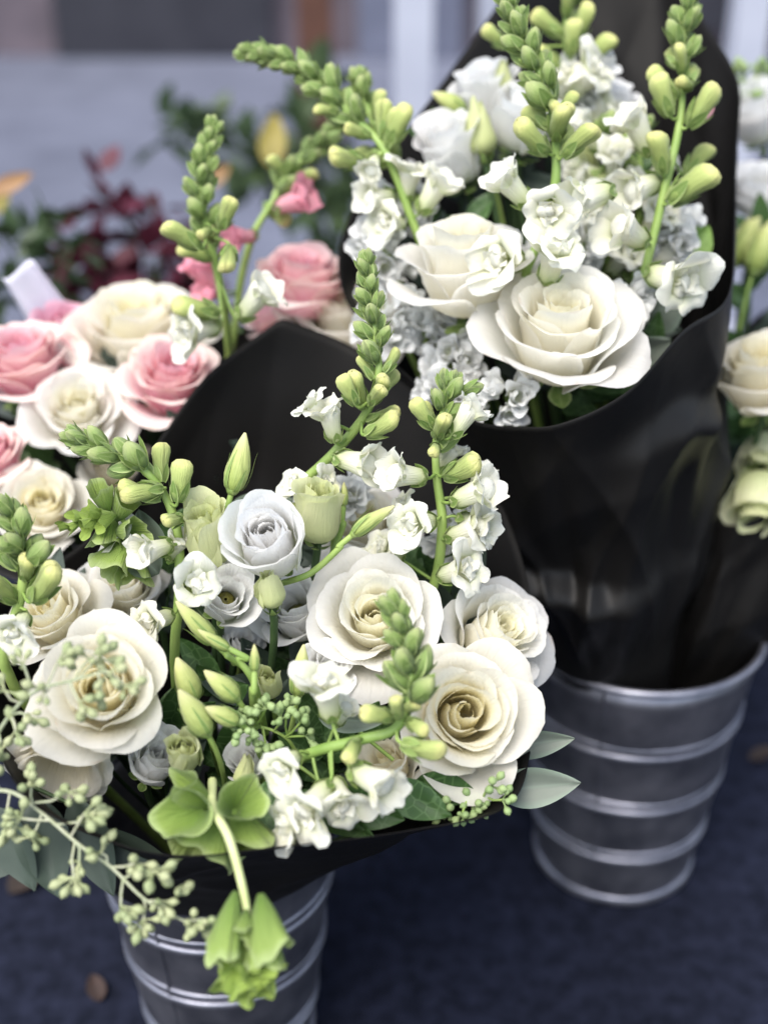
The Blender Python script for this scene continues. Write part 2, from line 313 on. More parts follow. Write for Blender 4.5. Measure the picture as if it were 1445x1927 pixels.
# ------------------------------------------------------------------ wrapping paper
def wrap(label, loop, bc, br, bz, amp, seed, nrow=48, dens=16, mid=None, bulge=0.0, curl=.0, nfold=9, pw=.72, crum=.0, corners=(), cw_=True, matt=False, flare=()):
    rng = random.Random(seed)
    top = [P(*q) for q in loop]; n = len(top); pts = []
    for i in range(n):
        a, b = top[i], top[(i+1) % n]
        p0 = 2*a-b if i in corners else top[i-1]; p3 = 2*b-a if (i+1) % n in corners else top[(i+2) % n]
        for k in range(dens):
            u = k/dens; pts.append(.5*((2*a)+(b-p0)*u+(2*p0-5*a+4*b-p3)*u*u+(3*a-p0-3*b+p3)*u**3))
    pts = np.array([list(p) for p in pts])
    # smooth lightly (keeps the corners of the sheet)
    for _ in range(2): pts = pts*.6+.2*(np.roll(pts, 1, 0)+np.roll(pts, -1, 0))
    N = len(pts); cen = pts.mean(0)
    ang = np.unwrap(np.arctan2(pts[:, 1]-cen[1], pts[:, 0]-cen[0])); 
    a0 = np.linspace(ang[0], ang[0]+2*math.pi*np.sign(ang[-1]-ang[0]), N, endpoint=False); a0 = .5*a0+.5*ang
    bot = np.stack([bc[0]+br*np.cos(a0), bc[1]+br*np.sin(a0), np.full(N, bz)], 1)
    X = np.zeros((nrow, N)); Y = X.copy(); Z = X.copy()
    ph = [rng.uniform(0, 6.3) for _ in range(12)]
    s = np.arange(N)/N*2*math.pi
    cells = [(rng.uniform(0, 6.3), rng.uniform(-.1, 1.1), rng.uniform(.8, 1.3)) for _ in range(34)]
    for i in range(nrow):
        t = i/(nrow-1); p = np.empty_like(pts); q = t**pw; p[:, :2] = pts[:, :2]*(1-q)+bot[:, :2]*q; p[:, 2] = pts[:, 2]*(1-t)+bz*t
        out = p-np.array([cen[0]*(1-t)+bc[0]*t, cen[1]*(1-t)+bc[1]*t, 0]); out[:, 2] = 0; L = np.linalg.norm(out, axis=1)[:, None]+1e-6; out /= L
        env = math.sin(math.pi*min(1, t*1.0))**.8
        f = (np.sin(nfold*s+ph[0]+2.2*t)+.7*np.abs(np.sin(nfold*.5*s+ph[1]-1.5*t))*2-.7+.5*np.sin(19*s+ph[2]+4*t)+.5*np.sin(5*s+7*t+ph[3]))
        fold = amp*env*f + amp*.35*np.sin(13*s+9*t+ph[4])*env+ amp*.12*np.sin(7*s+ph[5])
        rd = (1-np.abs(np.sin(2.5*s+2.6*t+ph[6]+.35*np.sin(6*t+ph[8]))))**3+.8*(1-np.abs(np.sin(3.5*s-3.4*t+ph[7]+.3*np.sin(5*t+ph[9]))))**4
        fold = fold+amp*2.4*env*(rd-.3)
        if crum:   # crumple: ridges between random facets
            F = np.full((N,), 9.)
            for (cs, ct, cw) in cells:
                for o_ in (-2*math.pi, 0, 2*math.pi): F = np.minimum(F, np.hypot((s-cs+o_)*1.0+(t-ct)*1.4, (t-ct)*2.6)*cw)
            fold = fold*.45+crum*(F-.35)*min(1, t*7)*min(1, (1-t)*2.2)
        sm = lambda a_, b_, x_: max(0, min(1, (x_-a_)/(b_-a_)))**2*(3-2*max(0, min(1, (x_-a_)/(b_-a_))))
        for (fx, fy, ft, fa, fw) in flare:   # a lower layer billows out below a crease
            dd = np.arctan2(out[:, 0]*fy-out[:, 1]*fx, out[:, 0]*fx+out[:, 1]*fy); tw = t+.16*dd
            a1 = np.clip((tw-ft)/.07, 0, 1); a1 = a1*a1*(3-2*a1); a2 = 1-np.clip((tw-ft-.07)/.26, 0, 1)
            fold = fold+fa*a1*a2*np.exp(-(dd/fw)**2)*sm(0, .15, t)
        if flare: fold = fold*(1-sm(.58, .76, t))
        p = p+out*(bulge*math.sin(math.pi*t)+fold)[:, None]
        if i == 0: pass
        X[i], Y[i], Z[i] = p[:, 0], p[:, 1], p[:, 2]
    base = Vector((bc[0], bc[1], bz)); g = G(); g.grid(X, Y, Z, closed=True)
    o = put('wrapping_paper', g.mesh('wrapping_paper', 'paper' if matt else ['papergloss', 'paper'] if cw_ else ['paper', 'papergloss'], mloc(-base)), None, mloc(base))
    so = o.modifiers.new('thick', 'SOLIDIFY'); so.thickness = .0006; so.material_offset = 0 if matt else 1
    return tag(o, label, 'wrapping paper', 'black wrapping paper round the bouquets')
wrap('black wrapping paper with a tall pointed back sheet round the front bouquet',
     [(530, 598, .97), (660, 650, .975), (790, 733, .965), (880, 830, .95), (945, 950, .93), (990, 1080, .90), (1008, 1230, .86), (1000, 1400, .79), (955, 1518, .735),
      (780, 1562, .70), (520, 1596, .68), (330, 1612, .675), (170, 1570, .675), (40, 1490, .69), (-40, 1320, .74), (-55, 1140, .83), (60, 1085, .90), (180, 1000, .93), (285, 850, .95), (390, 705, .96)],
     (FB.x, FB.y), .1065, .243, .003, 3, bulge=-.004, pw=.9, crum=.006, corners=(0,), matt=True)
wrap('tall black wrapping paper rising behind and folded round the big white bouquet',
     [(1100, -130, 1.19), (1010, -95, 1.16), (925, 25, 1.13), (800, 200, 1.09), (700, 325, 1.06), (640, 465, 1.03), (660, 580, .98), (760, 700, .93), (880, 785, .875),
      (980, 803, .84), (1062, 795, .83), (1180, 735, .83), (1285, 622, .845), (1366, 560, .88), (1380, 430, .95), (1384, 290, 1.01), (1386, 150, 1.07), (1316, 28, 1.13), (1240, -90, 1.18)],
     (BB.x-.022, BB.y-.022), .052, .19, .008, 8, bulge=-.004, nfold=5, pw=.93, crum=.030, dens=22, nrow=84, corners=(2, 17), cw_=False,
     flare=((-.40, -.92, .36, .030, .55), (.50, -.87, .16, .022, .40)))
wrap('black wrapping paper low at the right edge round the cream rose',
     [(1500, 560, 1.25), (1400, 620, 1.22), (1345, 760, 1.13), (1335, 900, 1.07), (1360, 985, 1.04), (1450, 965, 1.02), (1600, 900, 1.04), (1640, 700, 1.14), (1600, 600, 1.22)],
     (BB.x+.060, BB.y+.012), .042, .22, .004, 5, dens=12, bulge=.012, pw=.95, crum=.012, cw_=False)
wrap('black wrapping paper low behind, round the pink and white roses',
     [(530, 640, 1.16), (300, 600, 1.22), (60, 640, 1.22), (-120, 760, 1.14), (-130, 960, 1.03), (0, 1080, .98), (170, 1085, .98), (330, 960, 1.0), (470, 800, 1.07)],
     (KB.x, KB.y), .075, .22, .004, 6, dens=12)

# ------------------------------------------------------------------ petals, roses, lisianthus
def profile(s, Lk=1.0, close=0.0, roll=1.0, rng=None):
    j = (lambda q: rng.uniform(-q, q)) if rng else (lambda q: 0)
    thm = np.interp(s, [0, .4, .68, .85, 1], [97, 93, 85, 72, 50])+close*14+j(4); the = np.interp(s, [0, .4, .68, .85, 1], [104, 82, 56, 28, -6])*1.0+close*30+j(9)
    foot = .03+.50*s; h = (.84+.14*math.sin(math.pi*min(1, s/.8))-.16*max(0, s-.5))*Lk*(1+j(.05)); L = foot+h; tb = foot/L
    n = 44; tt = np.linspace(0, 1, n); q = np.clip((tt-tb*.55)/(1-tb*.55), 0, 1)
    th = np.interp(q, [0, .16, .32, .70, .92, 1], [14+20*(1-s), thm*.7, thm, thm*.85+the*.15, the, the-55*roll*min(1, s*1.6)*(1-close*.5)])
    th = np.radians(th); dl = L/(n-1)
    r = .012+np.concatenate([[0], np.cumsum(np.cos(th[:-1])*dl)]); z = np.concatenate([[0], np.cumsum(np.sin(th[:-1])*dl)])
    return tt, np.maximum(r, .015), z
def petal(g, R, s, phi, rng, ruf=.02, tuck=1, nu=21, ntt=18, Lk=1.0, close=0.0, lay=None, wk=1.0, cup=0.0, roll=1.0):
    tt, r, z = profile(s, Lk, close, roll, rng)
    r = r*R; z = z*R*rng.uniform(.95, 1.05)
    U, T = np.meshgrid(np.linspace(-1, 1, nu), np.linspace(0, 1, ntt))
    au = np.abs(U); Te = T*(1-(.05+.06*s)*au**2-.24*au**5)
    rr = np.interp(Te, tt, r); zz = np.interp(Te, tt, z)
    Wd = float(np.interp(s, [0, .4, .7, 1], [2.1, 1.62, 1.30, .98]))*wk*rng.uniform(.92, 1.08)
    wt = .45+.55*np.sin(np.minimum(T/.62, 1)*math.pi/2); wt = wt*(1-.06*T**6)
    A = phi+U*Wd*wt
    p1, p2, p3 = [rng.uniform(0, 6.3) for _ in range(3)]
    mar = T**4
    rr = rr*(1+(.05+.10*(1-s))*U*tuck)+ .03*R*s*au**2*T*rng.uniform(-1, 1)
    e = np.clip((au-.62)/.38, 0, 1)**2*T
    rr = rr+e*R*.075*s*roll; zz = zz-e*R*.07*s*roll+cup*R*U*U*T*.2
    wob = np.sin(3.1*U+p1)*.6+np.sin(6.7*U+p2)*.3+np.sin(11*U+p3)*.15
    zz = zz+ruf*R*wob*mar*(.4+s)+ .012*R*np.sin(5*U+4*T+p2)*T
    rr = rr+ruf*R*.8*np.sin(4.3*U+p3)*mar*(.3+s)
    # a shallow crease down the middle, a nibbled margin and a slightly off-centre set
    rr = rr+R*.022*s*np.exp(-(U/.16)**2)*T**3; zz = zz-R*rng.uniform(.0, .06)*np.exp(-((U-rng.uniform(-.5, .5))/.13)**2)*T**8
    fine = np.sin(17*U+p1)*.5+np.sin(29*U+p2)*.5
    zz = zz+R*.006*fine*T**10; rr = rr+R*.008*fine*T**10
    k1, k2 = rng.uniform(-1, 1)*.045*R, rng.uniform(-1, 1)*.045*R; tlx, tly = rng.uniform(-.07, .07), rng.uniform(-.07, .07)
    X = rr*np.cos(A); Y = rr*np.sin(A); zz = zz+X*tlx+Y*tly; q = T*(1-.3*s)
    g.grid(X+k1*q, Y+k2*q, zz, T=T, Wd=U*.5+p1, lay=s if lay is None else lay)
def bloom(name, label, cat, px, py, wpx, d, ang, tow, mat, seed, N=30, smin=0.0, smax=1.0, bind=None, group=None, ruf=.02, Lk=1.0, singles=10, pw=1.0, close=0, roll=1.0, dark=False, cup=0.0, power=.92, kz=.45, calyx=True, fill=True, ratio=None):
    rng = random.Random(seed); reach = float(profile(smax)[1].max())*.96
    if ratio: Lk = ratio*2*reach/1.0
    R = wpx/2/FPX*d/reach; ax = AX(ang, tow)
    base = P(px, py, d)-ax*R*kz*Lk
    mw = mloc(base)@frame(ax, RT)@Matrix.Rotation(rng.uniform(0, 6.3), 4, 'Z')
    r = thing(name, label, cat, mw, group)
    heart = G(); nh = N-singles
    for k in range(N):
        s = smin+(smax-smin)*(k/(N-1))**power; phi = k*2.39996+rng.uniform(-.15, .15)
        tgt = heart if k < nh else G()
        petal(tgt, R, s, phi, rng, ruf, 1 if seed % 2 else -1, Lk=Lk, wk=pw, close=close*(1-s), roll=roll, cup=cup)
        if k >= nh: put('petal', tgt.mesh('petal', mat), r)
    if nh > 0: put('heart', heart.mesh('heart', mat), r)
    if dark:
        g = G(); g.lathe([(.001, R*.12), (R*.2, R*.2), (R*.22, R*.4), (R*.1, R*.5), (.001, R*.52)], 14); put('centre', g.mesh('centre', 'darkheart'), r)
    if calyx:
        g = G()
        for k in range(5):
            a = k*1.2566; U, T = np.meshgrid(np.linspace(-1, 1, 5), np.linspace(0, 1, 7)); rr = R*reach*(.10+.62*T*(1-.25*T)); zz = -R*.03+R*(.02+.25*(1-smax))*T**2; hw = .5*np.sin(np.clip(T*.9+.1, 0, 1)*math.pi)*(1-T*.5)+.02
            A = a+U*hw; g.grid(rr*np.cos(A), rr*np.sin(A), zz-.004, T=T)
        put('calyx', g.mesh('calyx', 'calyx'), r)
    if bind is not None: stem_to(r, mw, base, -ax, bind, .0026, 'darkstem', rng)  # near-black stems: the shade deep inside the wrap is put into their colour
    return r
bF = Vector((FB.x, FB.y, .10)); bB = Vector((BB.x-.015, BB.y, .12)); bK = Vector((KB.x, KB.y, .12)); bRt = Vector((BB.x+.05, BB.y+.015, .15))
WR = 'white and cream roses'; PR = 'pink roses'; LI = 'lisianthus flowers'
def rose(lab, px, py, w, d, ang, tow, mat, seed, bind, grp=WR, **k): return bloom('rose', lab, 'rose', px, py, w, d, ang, tow, mat, seed, bind=bind, group=grp, **{'ruf': .034, **k})
def lis(lab, px, py, w, d, ang, tow, mat, seed, bind, **k):
    k.setdefault('ruf', .035); return bloom('lisianthus', lab, 'lisianthus', px, py, w, d, ang, tow, mat, seed, bind=bind, group=LI, **k)
# front bouquet
rose('large cream rose at lower left behind the grey-green seed sprig', 195, 1300, 308, .735, 80, 70, 'cream', 11, bF, N=25, power=.85)
rose('open white rose in the middle of the front bouquet, left of the green bud spike', 706, 1168, 290, .80, 100, 68, 'white', 22, bF, N=24, power=.82)
rose('largest white rose at the right end of the front bouquet, above the two grey leaves', 868, 1345, 318, .765, 70, 74, 'cream', 7, bF, N=24, power=.82)
rose('white rose squeezed behind the largest rose at the right rim of the front wrap', 925, 1200, 255, .825, 45, 48, 'white', 41, bF, N=26)
rose('cream rose half hidden behind the lower left rose', 105, 1165, 225, .83, 110, 50, 'cream', 51, bF, N=24)
rose('dim pale rose deep in the front bouquet under the black back sheet', 690, 1000, 230, .90, 90, 50, 'white', 61, bF, N=24)
rose('faded white rose deep behind the small ruffled snapdragon flowers', 235, 1115, 190, .86, 90, 50, 'white', 63, bF, N=22)
bloom('rose', 'old wide-open rose with drooping blush petals under the lower left rose', 'rose', 120, 1425, 225, .75, -95, 52, 'cream', 71, N=12, smin=.72, smax=1.0, bind=bF, group=WR, singles=8)
lis('double white lisianthus with a tight spiral centre, in the middle of the front bouquet', 508, 1025, 165, .775, 100, 66, 'lis', 12, bF, N=22, smax=.66, power=.8, singles=10, close=.3, kz=.5)
lis('half-closed pale green lisianthus left of the spiral white one', 391, 1018, 112, .785, 95, 38, 'lisgreen', 13, bF, N=16, smax=.5, smin=.0, singles=7, ratio=1.15, close=.3, ruf=.07)
lis('half-closed pale green lisianthus right of the spiral white one', 601, 975, 106, .80, 85, 38, 'lisgreen', 14, bF, N=16, smax=.5, smin=.0, singles=7, ratio=1.1, close=.28, ruf=.08)
lis('small round green-white lisianthus bud just below the spiral white one', 507, 1119, 76, .765, 100, 35, 'lisgreen', 15, bF, N=12, smax=.34, smin=.0, singles=5, ratio=.85, close=1.0, ruf=.06)
lis('open lisianthus with a dark eye under the spiral white one', 424, 1130, 135, .79, 60, 60, 'lis', 16, bF, N=14, smin=.35, smax=.8, singles=12, dark=True)
lis('open white lisianthus with a dark eye left of the middle rose', 560, 1155, 175, .83, 110, 55, 'lis', 17, bF, N=14, smin=.35, smax=.85, singles=12, dark=True)
lis('small green rosebud-like lisianthus at the bottom above the hanging green bells', 345, 1422, 86, .735, 85, 52, 'lisgreen', 18, bF, N=16, smax=.45, singles=6, ratio=.9, close=.4, ruf=.07)
lis('tiny half-open green lisianthus left of the white two-lipped flower', 507, 1290, 66, .77, 90, 50, 'lisgreen', 19, bF, N=12, smax=.42, singles=4, ratio=.95, close=.4, ruf=.07)
lis('green lisianthus bud tucked over the top of the hanging green bells', 460, 1453, 54, .735, 80, 25, 'lisgreen', 20, bF, N=9, smax=.28, singles=4, ratio=1.2, close=1)
lis('white lisianthus petals low behind the crossing green bud stems', 455, 1215, 90, .83, 60, 40, 'lis', 23, bF, N=10, smin=.4, smax=.9, singles=8)
lis('small white ruffled bloom between the bud cluster and the middle rose', 610, 1265, 120, .79, 70, 50, 'lis', 91, bF, N=16, smax=.8, singles=8)
lis('small white bloom under the seed cluster, left of the lowest snapdragon flowers', 470, 1440, 105, .755, 110, 45, 'lis', 92, bF, N=16, smax=.8, singles=8)
lis('pale bloom low between the lower left rose and the tiny green rosebud', 290, 1435, 130, .765, 60, 40, 'lis', 93, bF, N=16, smax=.8, singles=8)
rose('cream rose low between the bottom snapdragon flowers and the largest rose', 735, 1440, 165, .785, 120, 40, 'cream', 94, bF, N=20)
lis('shaded white bloom left of the middle rose, behind its petals', 640, 1090, 110, .86, 110, 45, 'lis', 95, bF, N=16, smax=.8, singles=8)
# pink and white bouquet at left
rose('pink rose seen from the side at the back, beside the black peak', 568, 545, 240, 1.05, 85, 35, 'pink', 31, bK, PR, N=30)
rose('pink rose with layered cream-edged petals beside the left edge of the black sheet', 328, 725, 195, 1.0, 80, 48, 'pink', 32, bK, PR, Lk=1.3, N=34)
rose('pink rose at the far left above the cream roses', 50, 695, 225, 1.02, 95, 45, 'pink', 33, bK, PR, Lk=1.2, N=34)
rose('pale lilac-pink rose behind the far left pink rose', 125, 630, 170, 1.08, 60, 45, 'palepink', 34, bK, PR, N=26)
rose('pink rose cut off by the left edge of the picture', -10, 865, 170, .97, 100, 50, 'pink', 35, bK, PR, N=28)
rose('pink rose low behind the black peak, under the side-facing pink rose', 525, 605, 160, 1.08, 120, 30, 'pink', 36, bK, PR, N=24)
rose('broad white rose at the back of the left bouquet, under the green snapdragon', 265, 640, 310, 1.06, 95, 38, 'cream', 37, bK, N=28)
rose('white rose left of the layered pink rose', 152, 780, 225, .99, 80, 62, 'white', 38, bK, N=28)
rose('cream rose with a deep yellow heart at the left edge, above the green spikes', 80, 960, 215, .955, 70, 60, 'cream', 39, bK, N=26)
rose('white rose peeping over the right slope of the black peak', 655, 612, 300, 1.06, 90, 50, 'white', 40, bK, N=28)
rose('cream rose low between the left white rose and the black sheet', 215, 880, 170, 1.02, 60, 50, 'cream', 43, bK, N=22)
# big white bouquet
rose('largest white rose of the tall bouquet, at its front lip', 1055, 638, 325, .87, 90, 50, 'white', 2, bB, Lk=1.15, N=27, power=.85)
rose('tall white rose left of the largest one in the tall bouquet', 882, 520, 280, .90, 97, 33, 'white', 4, bB, Lk=1.25, N=24, power=.8)
lis('white ruffled lisianthus at the upper left of the tall bouquet', 855, 295, 165, .99, 120, 40, 'lis', 6, bB, N=20, smax=.8, singles=10)
lis('white lisianthus near the top left of the tall bouquet', 918, 190, 135, 1.01, 110, 40, 'lis', 9, bB, N=18, smax=.75, singles=9)
lis('white lisianthus behind the middle snapdragon of the tall bouquet', 985, 240, 155, .99, 80, 40, 'lis', 10, bB, N=18, smax=.8, singles=9)
lis('closed pale green lisianthus between the three upper white ones', 905, 248, 78, .97, 100, 20, 'lisgreen', 24, bB, N=9, smax=.3, singles=4, ratio=1.3, close=1)
lis('pale lisianthus with loose petals at the top right of the tall bouquet', 1155, 190, 100, 1.04, 75, 30, 'lis', 25, bB, N=14, smin=.2, smax=.9, singles=10)
lis('white lisianthus behind the right snapdragon of the tall bouquet', 1240, 440, 140, .98, 60, 45, 'lis', 26, bB, N=16, smax=.8, singles=9)
lis('pale green closed lisianthus in the middle of the tall bouquet', 1150, 370, 88, .96, 270, 10, 'lisgreen', 27, bB, N=9, smax=.3, singles=4, ratio=1.3, close=1)
lis('pale green closed lisianthus behind the middle snapdragon', 1090, 290, 84, .99, 95, 20, 'lisgreen', 28, bB, N=9, smax=.3, singles=4, ratio=1.3, close=1)
lis('small round pale bud at the top left of the tall bouquet', 948, 145, 52, .99, 90, 40, 'lisgreen', 29, bB, N=9, smax=.28, singles=4, ratio=1.0, close=1.5)
# right-edge bouquet
rose('cream rose cut off by the right edge of the picture', 1432, 715, 215, 1.0, 105, 38, 'cream', 44, bRt, N=24, Lk=1.3)
lis('pale petals behind the cream rose at the right edge', 1440, 850, 120, 1.05, 250, 30, 'lisgreen', 45, bRt, N=10, smin=.2, smax=.8, singles=9)
lis('white ruffled flower at the upper right edge', 1428, 225, 140, 1.2, 120, 40, 'lis', 46, bRt, N=20, smax=.8)
lis('white open flower at the right edge under the ruffled one', 1425, 370, 150, 1.15, 100, 50, 'lis', 47, bRt, N=14, smin=.4, smax=.9, singles=12)
lis('pale drooping petals low at the right edge', 1425, 930, 130, 1.03, 250, 30, 'lisgreen', 48, bRt, N=9, smin=.2, smax=.7, singles=9)

# ------------------------------------------------------------------ snapdragons
def sepal_grid(g, a, L, wd, r0, r1, z0, tipout=.0, mi=0):
    U, T = np.meshgrid(np.linspace(-1, 1, 5), np.linspace(0, 1, 7))
    rr = r0+(r1-r0)*np.sin(T*math.pi/2)+tipout*T**3; hw = wd*np.sin(np.clip(.18+T*.82, 0, 1)*math.pi)**.7
    g.grid(rr*np.cos(a)-U*hw*np.sin(a), rr*np.sin(a)+U*hw*np.cos(a), z0+L*T+0*U-.25*U*U*hw, T=T, Wd=U, mi=mi)
def proto(kind, seed=0):
    rng = random.Random(seed); g = G(); c = G()
    if kind == 'tight':
        prof = [(.02, 0), (.20, .08), (.30, .25), (.33, .45), (.27, .68), (.15, .86), (.02, .95)]
        g.lathe(prof, 12, lambda r, z, A: (r*(1+.05*np.cos(3*A+2*z)), z), bend=.12)
        for k in range(5): sepal_grid(c, k*1.2566+rng.uniform(0, .4), .74+rng.uniform(-.12, .14), .20, .10, .36+rng.uniform(-.01, .03), .0, rng.uniform(.0, .12))
    elif kind == 'bud':
        prof = [(.02, 0), (.15, .05), (.21, .2), (.22, .4), (.24, .6), (.27, .74), (.25, .88), (.16, .97), (.02, 1.0)]
        g.lathe(prof, 16, lambda r, z, A: (r*(1+.12*np.cos(2*A+seed)*z+.05*np.cos(3*A+seed*2+3*z)*z-.16*np.exp(-((np.mod(A+.5*z, 2*math.pi)-math.pi)/.25)**2)*z+.03*np.sin(5*A+6*z)), z), bend=.18)
        for k in range(5): sepal_grid(c, k*1.2566+rng.uniform(0, .5), .42+rng.uniform(0, .14), .14, .10, .255, .0, rng.uniform(.03, .12))
    elif kind == 'halfopen':
        prof = [(.02, 0), (.13, .05), (.16, .2), (.18, .4), (.21, .6), (.23, .72), (.20, .82), (.1, .88), (.01, .9)]
        g.lathe(prof, 16, lambda r, z, A: (r*(1+.06*np.cos(5*A)), z), bend=.15)
        for k in range(5):
            a = k*1.2566+rng.uniform(-.2, .2); lobe(g, a, .16, .66, .42, .30, 40+rng.uniform(-20, 15), rng)
        for k in range(5): sepal_grid(c, k*1.2566+.3, .30, .11, .08, .19, .0, .05)
    else:
        prof = [(.02, 0), (.12, .04), (.15, .15), (.16, .35), (.20, .55), (.25, .68), (.27, .74)]
        g.lathe(prof, 16, lambda r, z, A: (r*(1+.05*np.cos(2*A)), z), bend=0)
        for a, hw, L, be in ((-.5, .36, .50, 58), (.55, .36, .50, 50), (math.pi, .28, .34, 105), (math.pi-1.15, .32, .38, 95), (math.pi+1.15, .32, .38, 95)):
            lobe(g, a+rng.uniform(-.1, .1), .2, .70, L, hw, be+rng.uniform(-15, 15), rng)
        g.lathe([(.001, -.10), (.11, -.08), (.17, 0), (.12, .08), (.001, .11)], 14, lambda r, z, A: (r*(1+.25*np.cos(2*A)), z), off=(-.06, 0, .74))
        for k in range(5): lobe(g, k*1.2566+rng.uniform(-.4, .4), .07, .68, rng.uniform(.20, .30), .17, rng.uniform(5, 60), rng)
        for k in range(5): sepal_grid(c, k*1.2566+.3, .26, .10, .08, .18, .0, .05)
    bodym = {'tight': 'snapgreen', 'bud': 'snapbud', 'halfopen': 'snapflower', 'flower': 'snapflower'}[kind]
    return g.mesh({'tight': 'tight_bud', 'bud': 'bud', 'halfopen': 'half_open_flower', 'flower': 'flower'}[kind], bodym), c.mesh('calyx', 'calyx')
def lobe(g, a, r0, z0, L, hw, bend, rng):
    n = 24; tt = np.linspace(0, 1, n); th = np.radians(90-bend*1.5*tt**.8); dl = L/(n-1)
    r = r0+np.concatenate([[0], np.cumsum(np.cos(th[:-1])*dl)]); z = z0+np.concatenate([[0], np.cumsum(np.sin(th[:-1])*dl)])
    U, T = np.meshgrid(np.linspace(-1, 1, 9), np.linspace(0, 1, 9)); Te = T*(1-.25*np.abs(U)**2.5)
    rr = np.interp(Te, tt, r); zz = np.interp(Te, tt, z); w_ = hw*(.55+.45*np.sin(T*math.pi*.75)); p = rng.uniform(0, 6)
    zz = zz+.055*np.sin(4*U+p)*T**2+.02*np.sin(9*U+p)*T**3; rr = rr-.05*np.cos(3*U+p)*T**2
    g.grid(rr*np.cos(a)-U*w_*np.sin(a), rr*np.sin(a)+U*w_*np.cos(a), zz, T=.35+.65*T, Wd=U)
PROTO = {'tight': [proto('tight', i) for i in range(5)], 'bud': [proto('bud', i) for i in range(5)], 'halfopen': [proto('halfopen', i) for i in range(4)], 'flower': [proto('flower', i) for i in range(5)]}
PINKF = [(m.copy(), c) for m, c in PROTO['halfopen']]
for m, c in PINKF: m.materials.clear(); m.materials.append(M['hotpink'])
def floret(root, inv, kind, pos, axis, up, size, rng, fat=1.0, pink=False):
    me, ca = rng.choice(PINKF if pink else PROTO[kind])
    mw = mloc(pos)@frame(axis, up)@Matrix.Rotation(rng.uniform(-.25, .25) if kind == 'flower' else rng.uniform(0, 6.3), 4, 'Z')@Matrix.Diagonal((size*fat, size*fat, size, 1))
    o = put({'tight': 'tight_bud', 'bud': 'bud', 'halfopen': 'half_open_flower', 'flower': 'flower'}[kind], me, root, inv@mw); put('calyx', ca, o); return o
def snap(label, path, f1, f2, f3, seed, bind=None, size=1.0, extra=(), r0=.0012, r1=.0034, tip=1.0, dens=1.0, skip=()):
    """path runs from the tip down; f1,f2,f3 = fractions where tight buds, yellow buds and flowers end"""
    rng = random.Random(seed); pts = catmull([P(*q) for q in path], 16)
    L = [0]
    for a, b in zip(pts, pts[1:]): L.append(L[-1]+(b-a).length)
    tot = L[-1]; base = pts[-1]; mw = mloc(base); inv = mw.inverted()
    r = thing('snapdragon', label, 'snapdragon', mw, 'snapdragon stems')
    full = list(pts)
    if bind is not None:
        dr = (pts[-1]-pts[-3]).normalized(); full += bez(pts[-1], pts[-1]+dr*.06, bind+Vector((0, 0, .1)), bind, 12)[1:]
    g = G(); n = len(full); g.tube([full[0]]+full[1:], [r0+(r1-r0)*min(1, i/(len(pts)*.7)) for i in range(n)], 8); put('stem', g.mesh('stem', 'stem', inv), r)
    def at(s):
        s = min(max(s, 0), tot-1e-6); i = max(k for k in range(len(L)) if L[k] <= s); i = min(i, len(pts)-2)
        f = (s-L[i])/(L[i+1]-L[i]+1e-9); return pts[i].lerp(pts[i+1], f), (pts[i]-pts[i+1]).normalized()
    s = .002; k = 0
    floret(r, inv, 'tight', pts[0]-(pts[0]-pts[2]).normalized()*.006*size, (pts[0]-pts[2]), RT, .014*size*tip, rng, .9)
    while s < tot*f3:
        f = s/tot; p, tg = at(s); ref = tg.orthogonal().normalized(); a = k*2.39996+seed
        rad = Matrix.Rotation(a, 3, tg)@ref
        if f < f1:
            q = f/f1; kind = 'tight'; sz = (.0125+.0075*q)*size; lean = .35+.5*q; st = (.0028+.0030*q)*size; off = .0012+.0015*q; fat = 1.0
        elif f < f2:
            q = (f-f1)/(f2-f1+1e-6); kind = 'bud'; sz = (.019+.008*q)*size; lean = .85+.3*q; st = (.0055+.0022*q)*size; off = .003; fat = .95-.05*q
        else:
            q = (f-f2)/(f3-f2+1e-6); kind = 'halfopen' if rng.random() < .55-.4*q else 'flower'; sz = (.029+.008*q)*size; lean = 1.2+.3*q; st = .0075*size; off = .003; fat = 1.0
        ax = (tg+rad*lean).normalized()
        if rad.dot(-FW) < -.75 and kind != 'tight' and rng.random() < .3: pass
        else: floret(r, inv, kind, p+rad*off-tg*sz*.2, ax, tg, sz*rng.uniform(.86, 1.14), rng, fat*rng.uniform(.82, 1.0))
        s += st/dens*rng.uniform(.85, 1.15); k += 1
    for e in extra:
        px, py, d, an, tw, wpx, kind = e[:7]; ax = AX(an, tw); sz = wpx/FPX*d; pc = P(px, py, d); pb = pc-ax*sz*.5
        floret(r, inv, kind, pb, ax, AX(an+90, 20) if kind == 'flower' else UP, sz, rng, .92 if kind in ('bud', 'tight') else 1.1, pink=len(e) > 7)
        # short stalk to the nearest point of the stem
        j = min(range(len(pts)), key=lambda i: (pts[i]-pb).length)
        if (pts[j]-pb).length > .004:
            gg = G(); gg.tube(bez(pb, pb-ax*.006, pts[j].lerp(pb, .5), pts[j], 6), .0011, 6); put('stalk', gg.mesh('stalk', 'stem', inv), r)
    return r
snap('green snapdragon spike bending left over the cream rose, knobbly with tight buds', [(135, 822, .775), (200, 848, .775), (265, 880, .775), (312, 935, .78), (335, 1010, .785), (338, 1110, .79), (330, 1200, .80)], .30, .42, .44, 3, bF, 1.1,
     [(340, 905, .77, 80, 10, 80, 'bud'), (268, 925, .765, 190, 30, 78, 'bud'), (325, 980, .765, 200, 50, 56, 'bud'), (290, 1032, .765, 190, 45, 84, 'halfopen'), (362, 1100, .755, 20, 62, 88, 'flower'), (295, 1168, .765, 200, 55, 86, 'flower'), (330, 1030, .785, 60, 20, 60, 'halfopen'), (250, 1010, .80, 160, 30, 90, 'flower')])
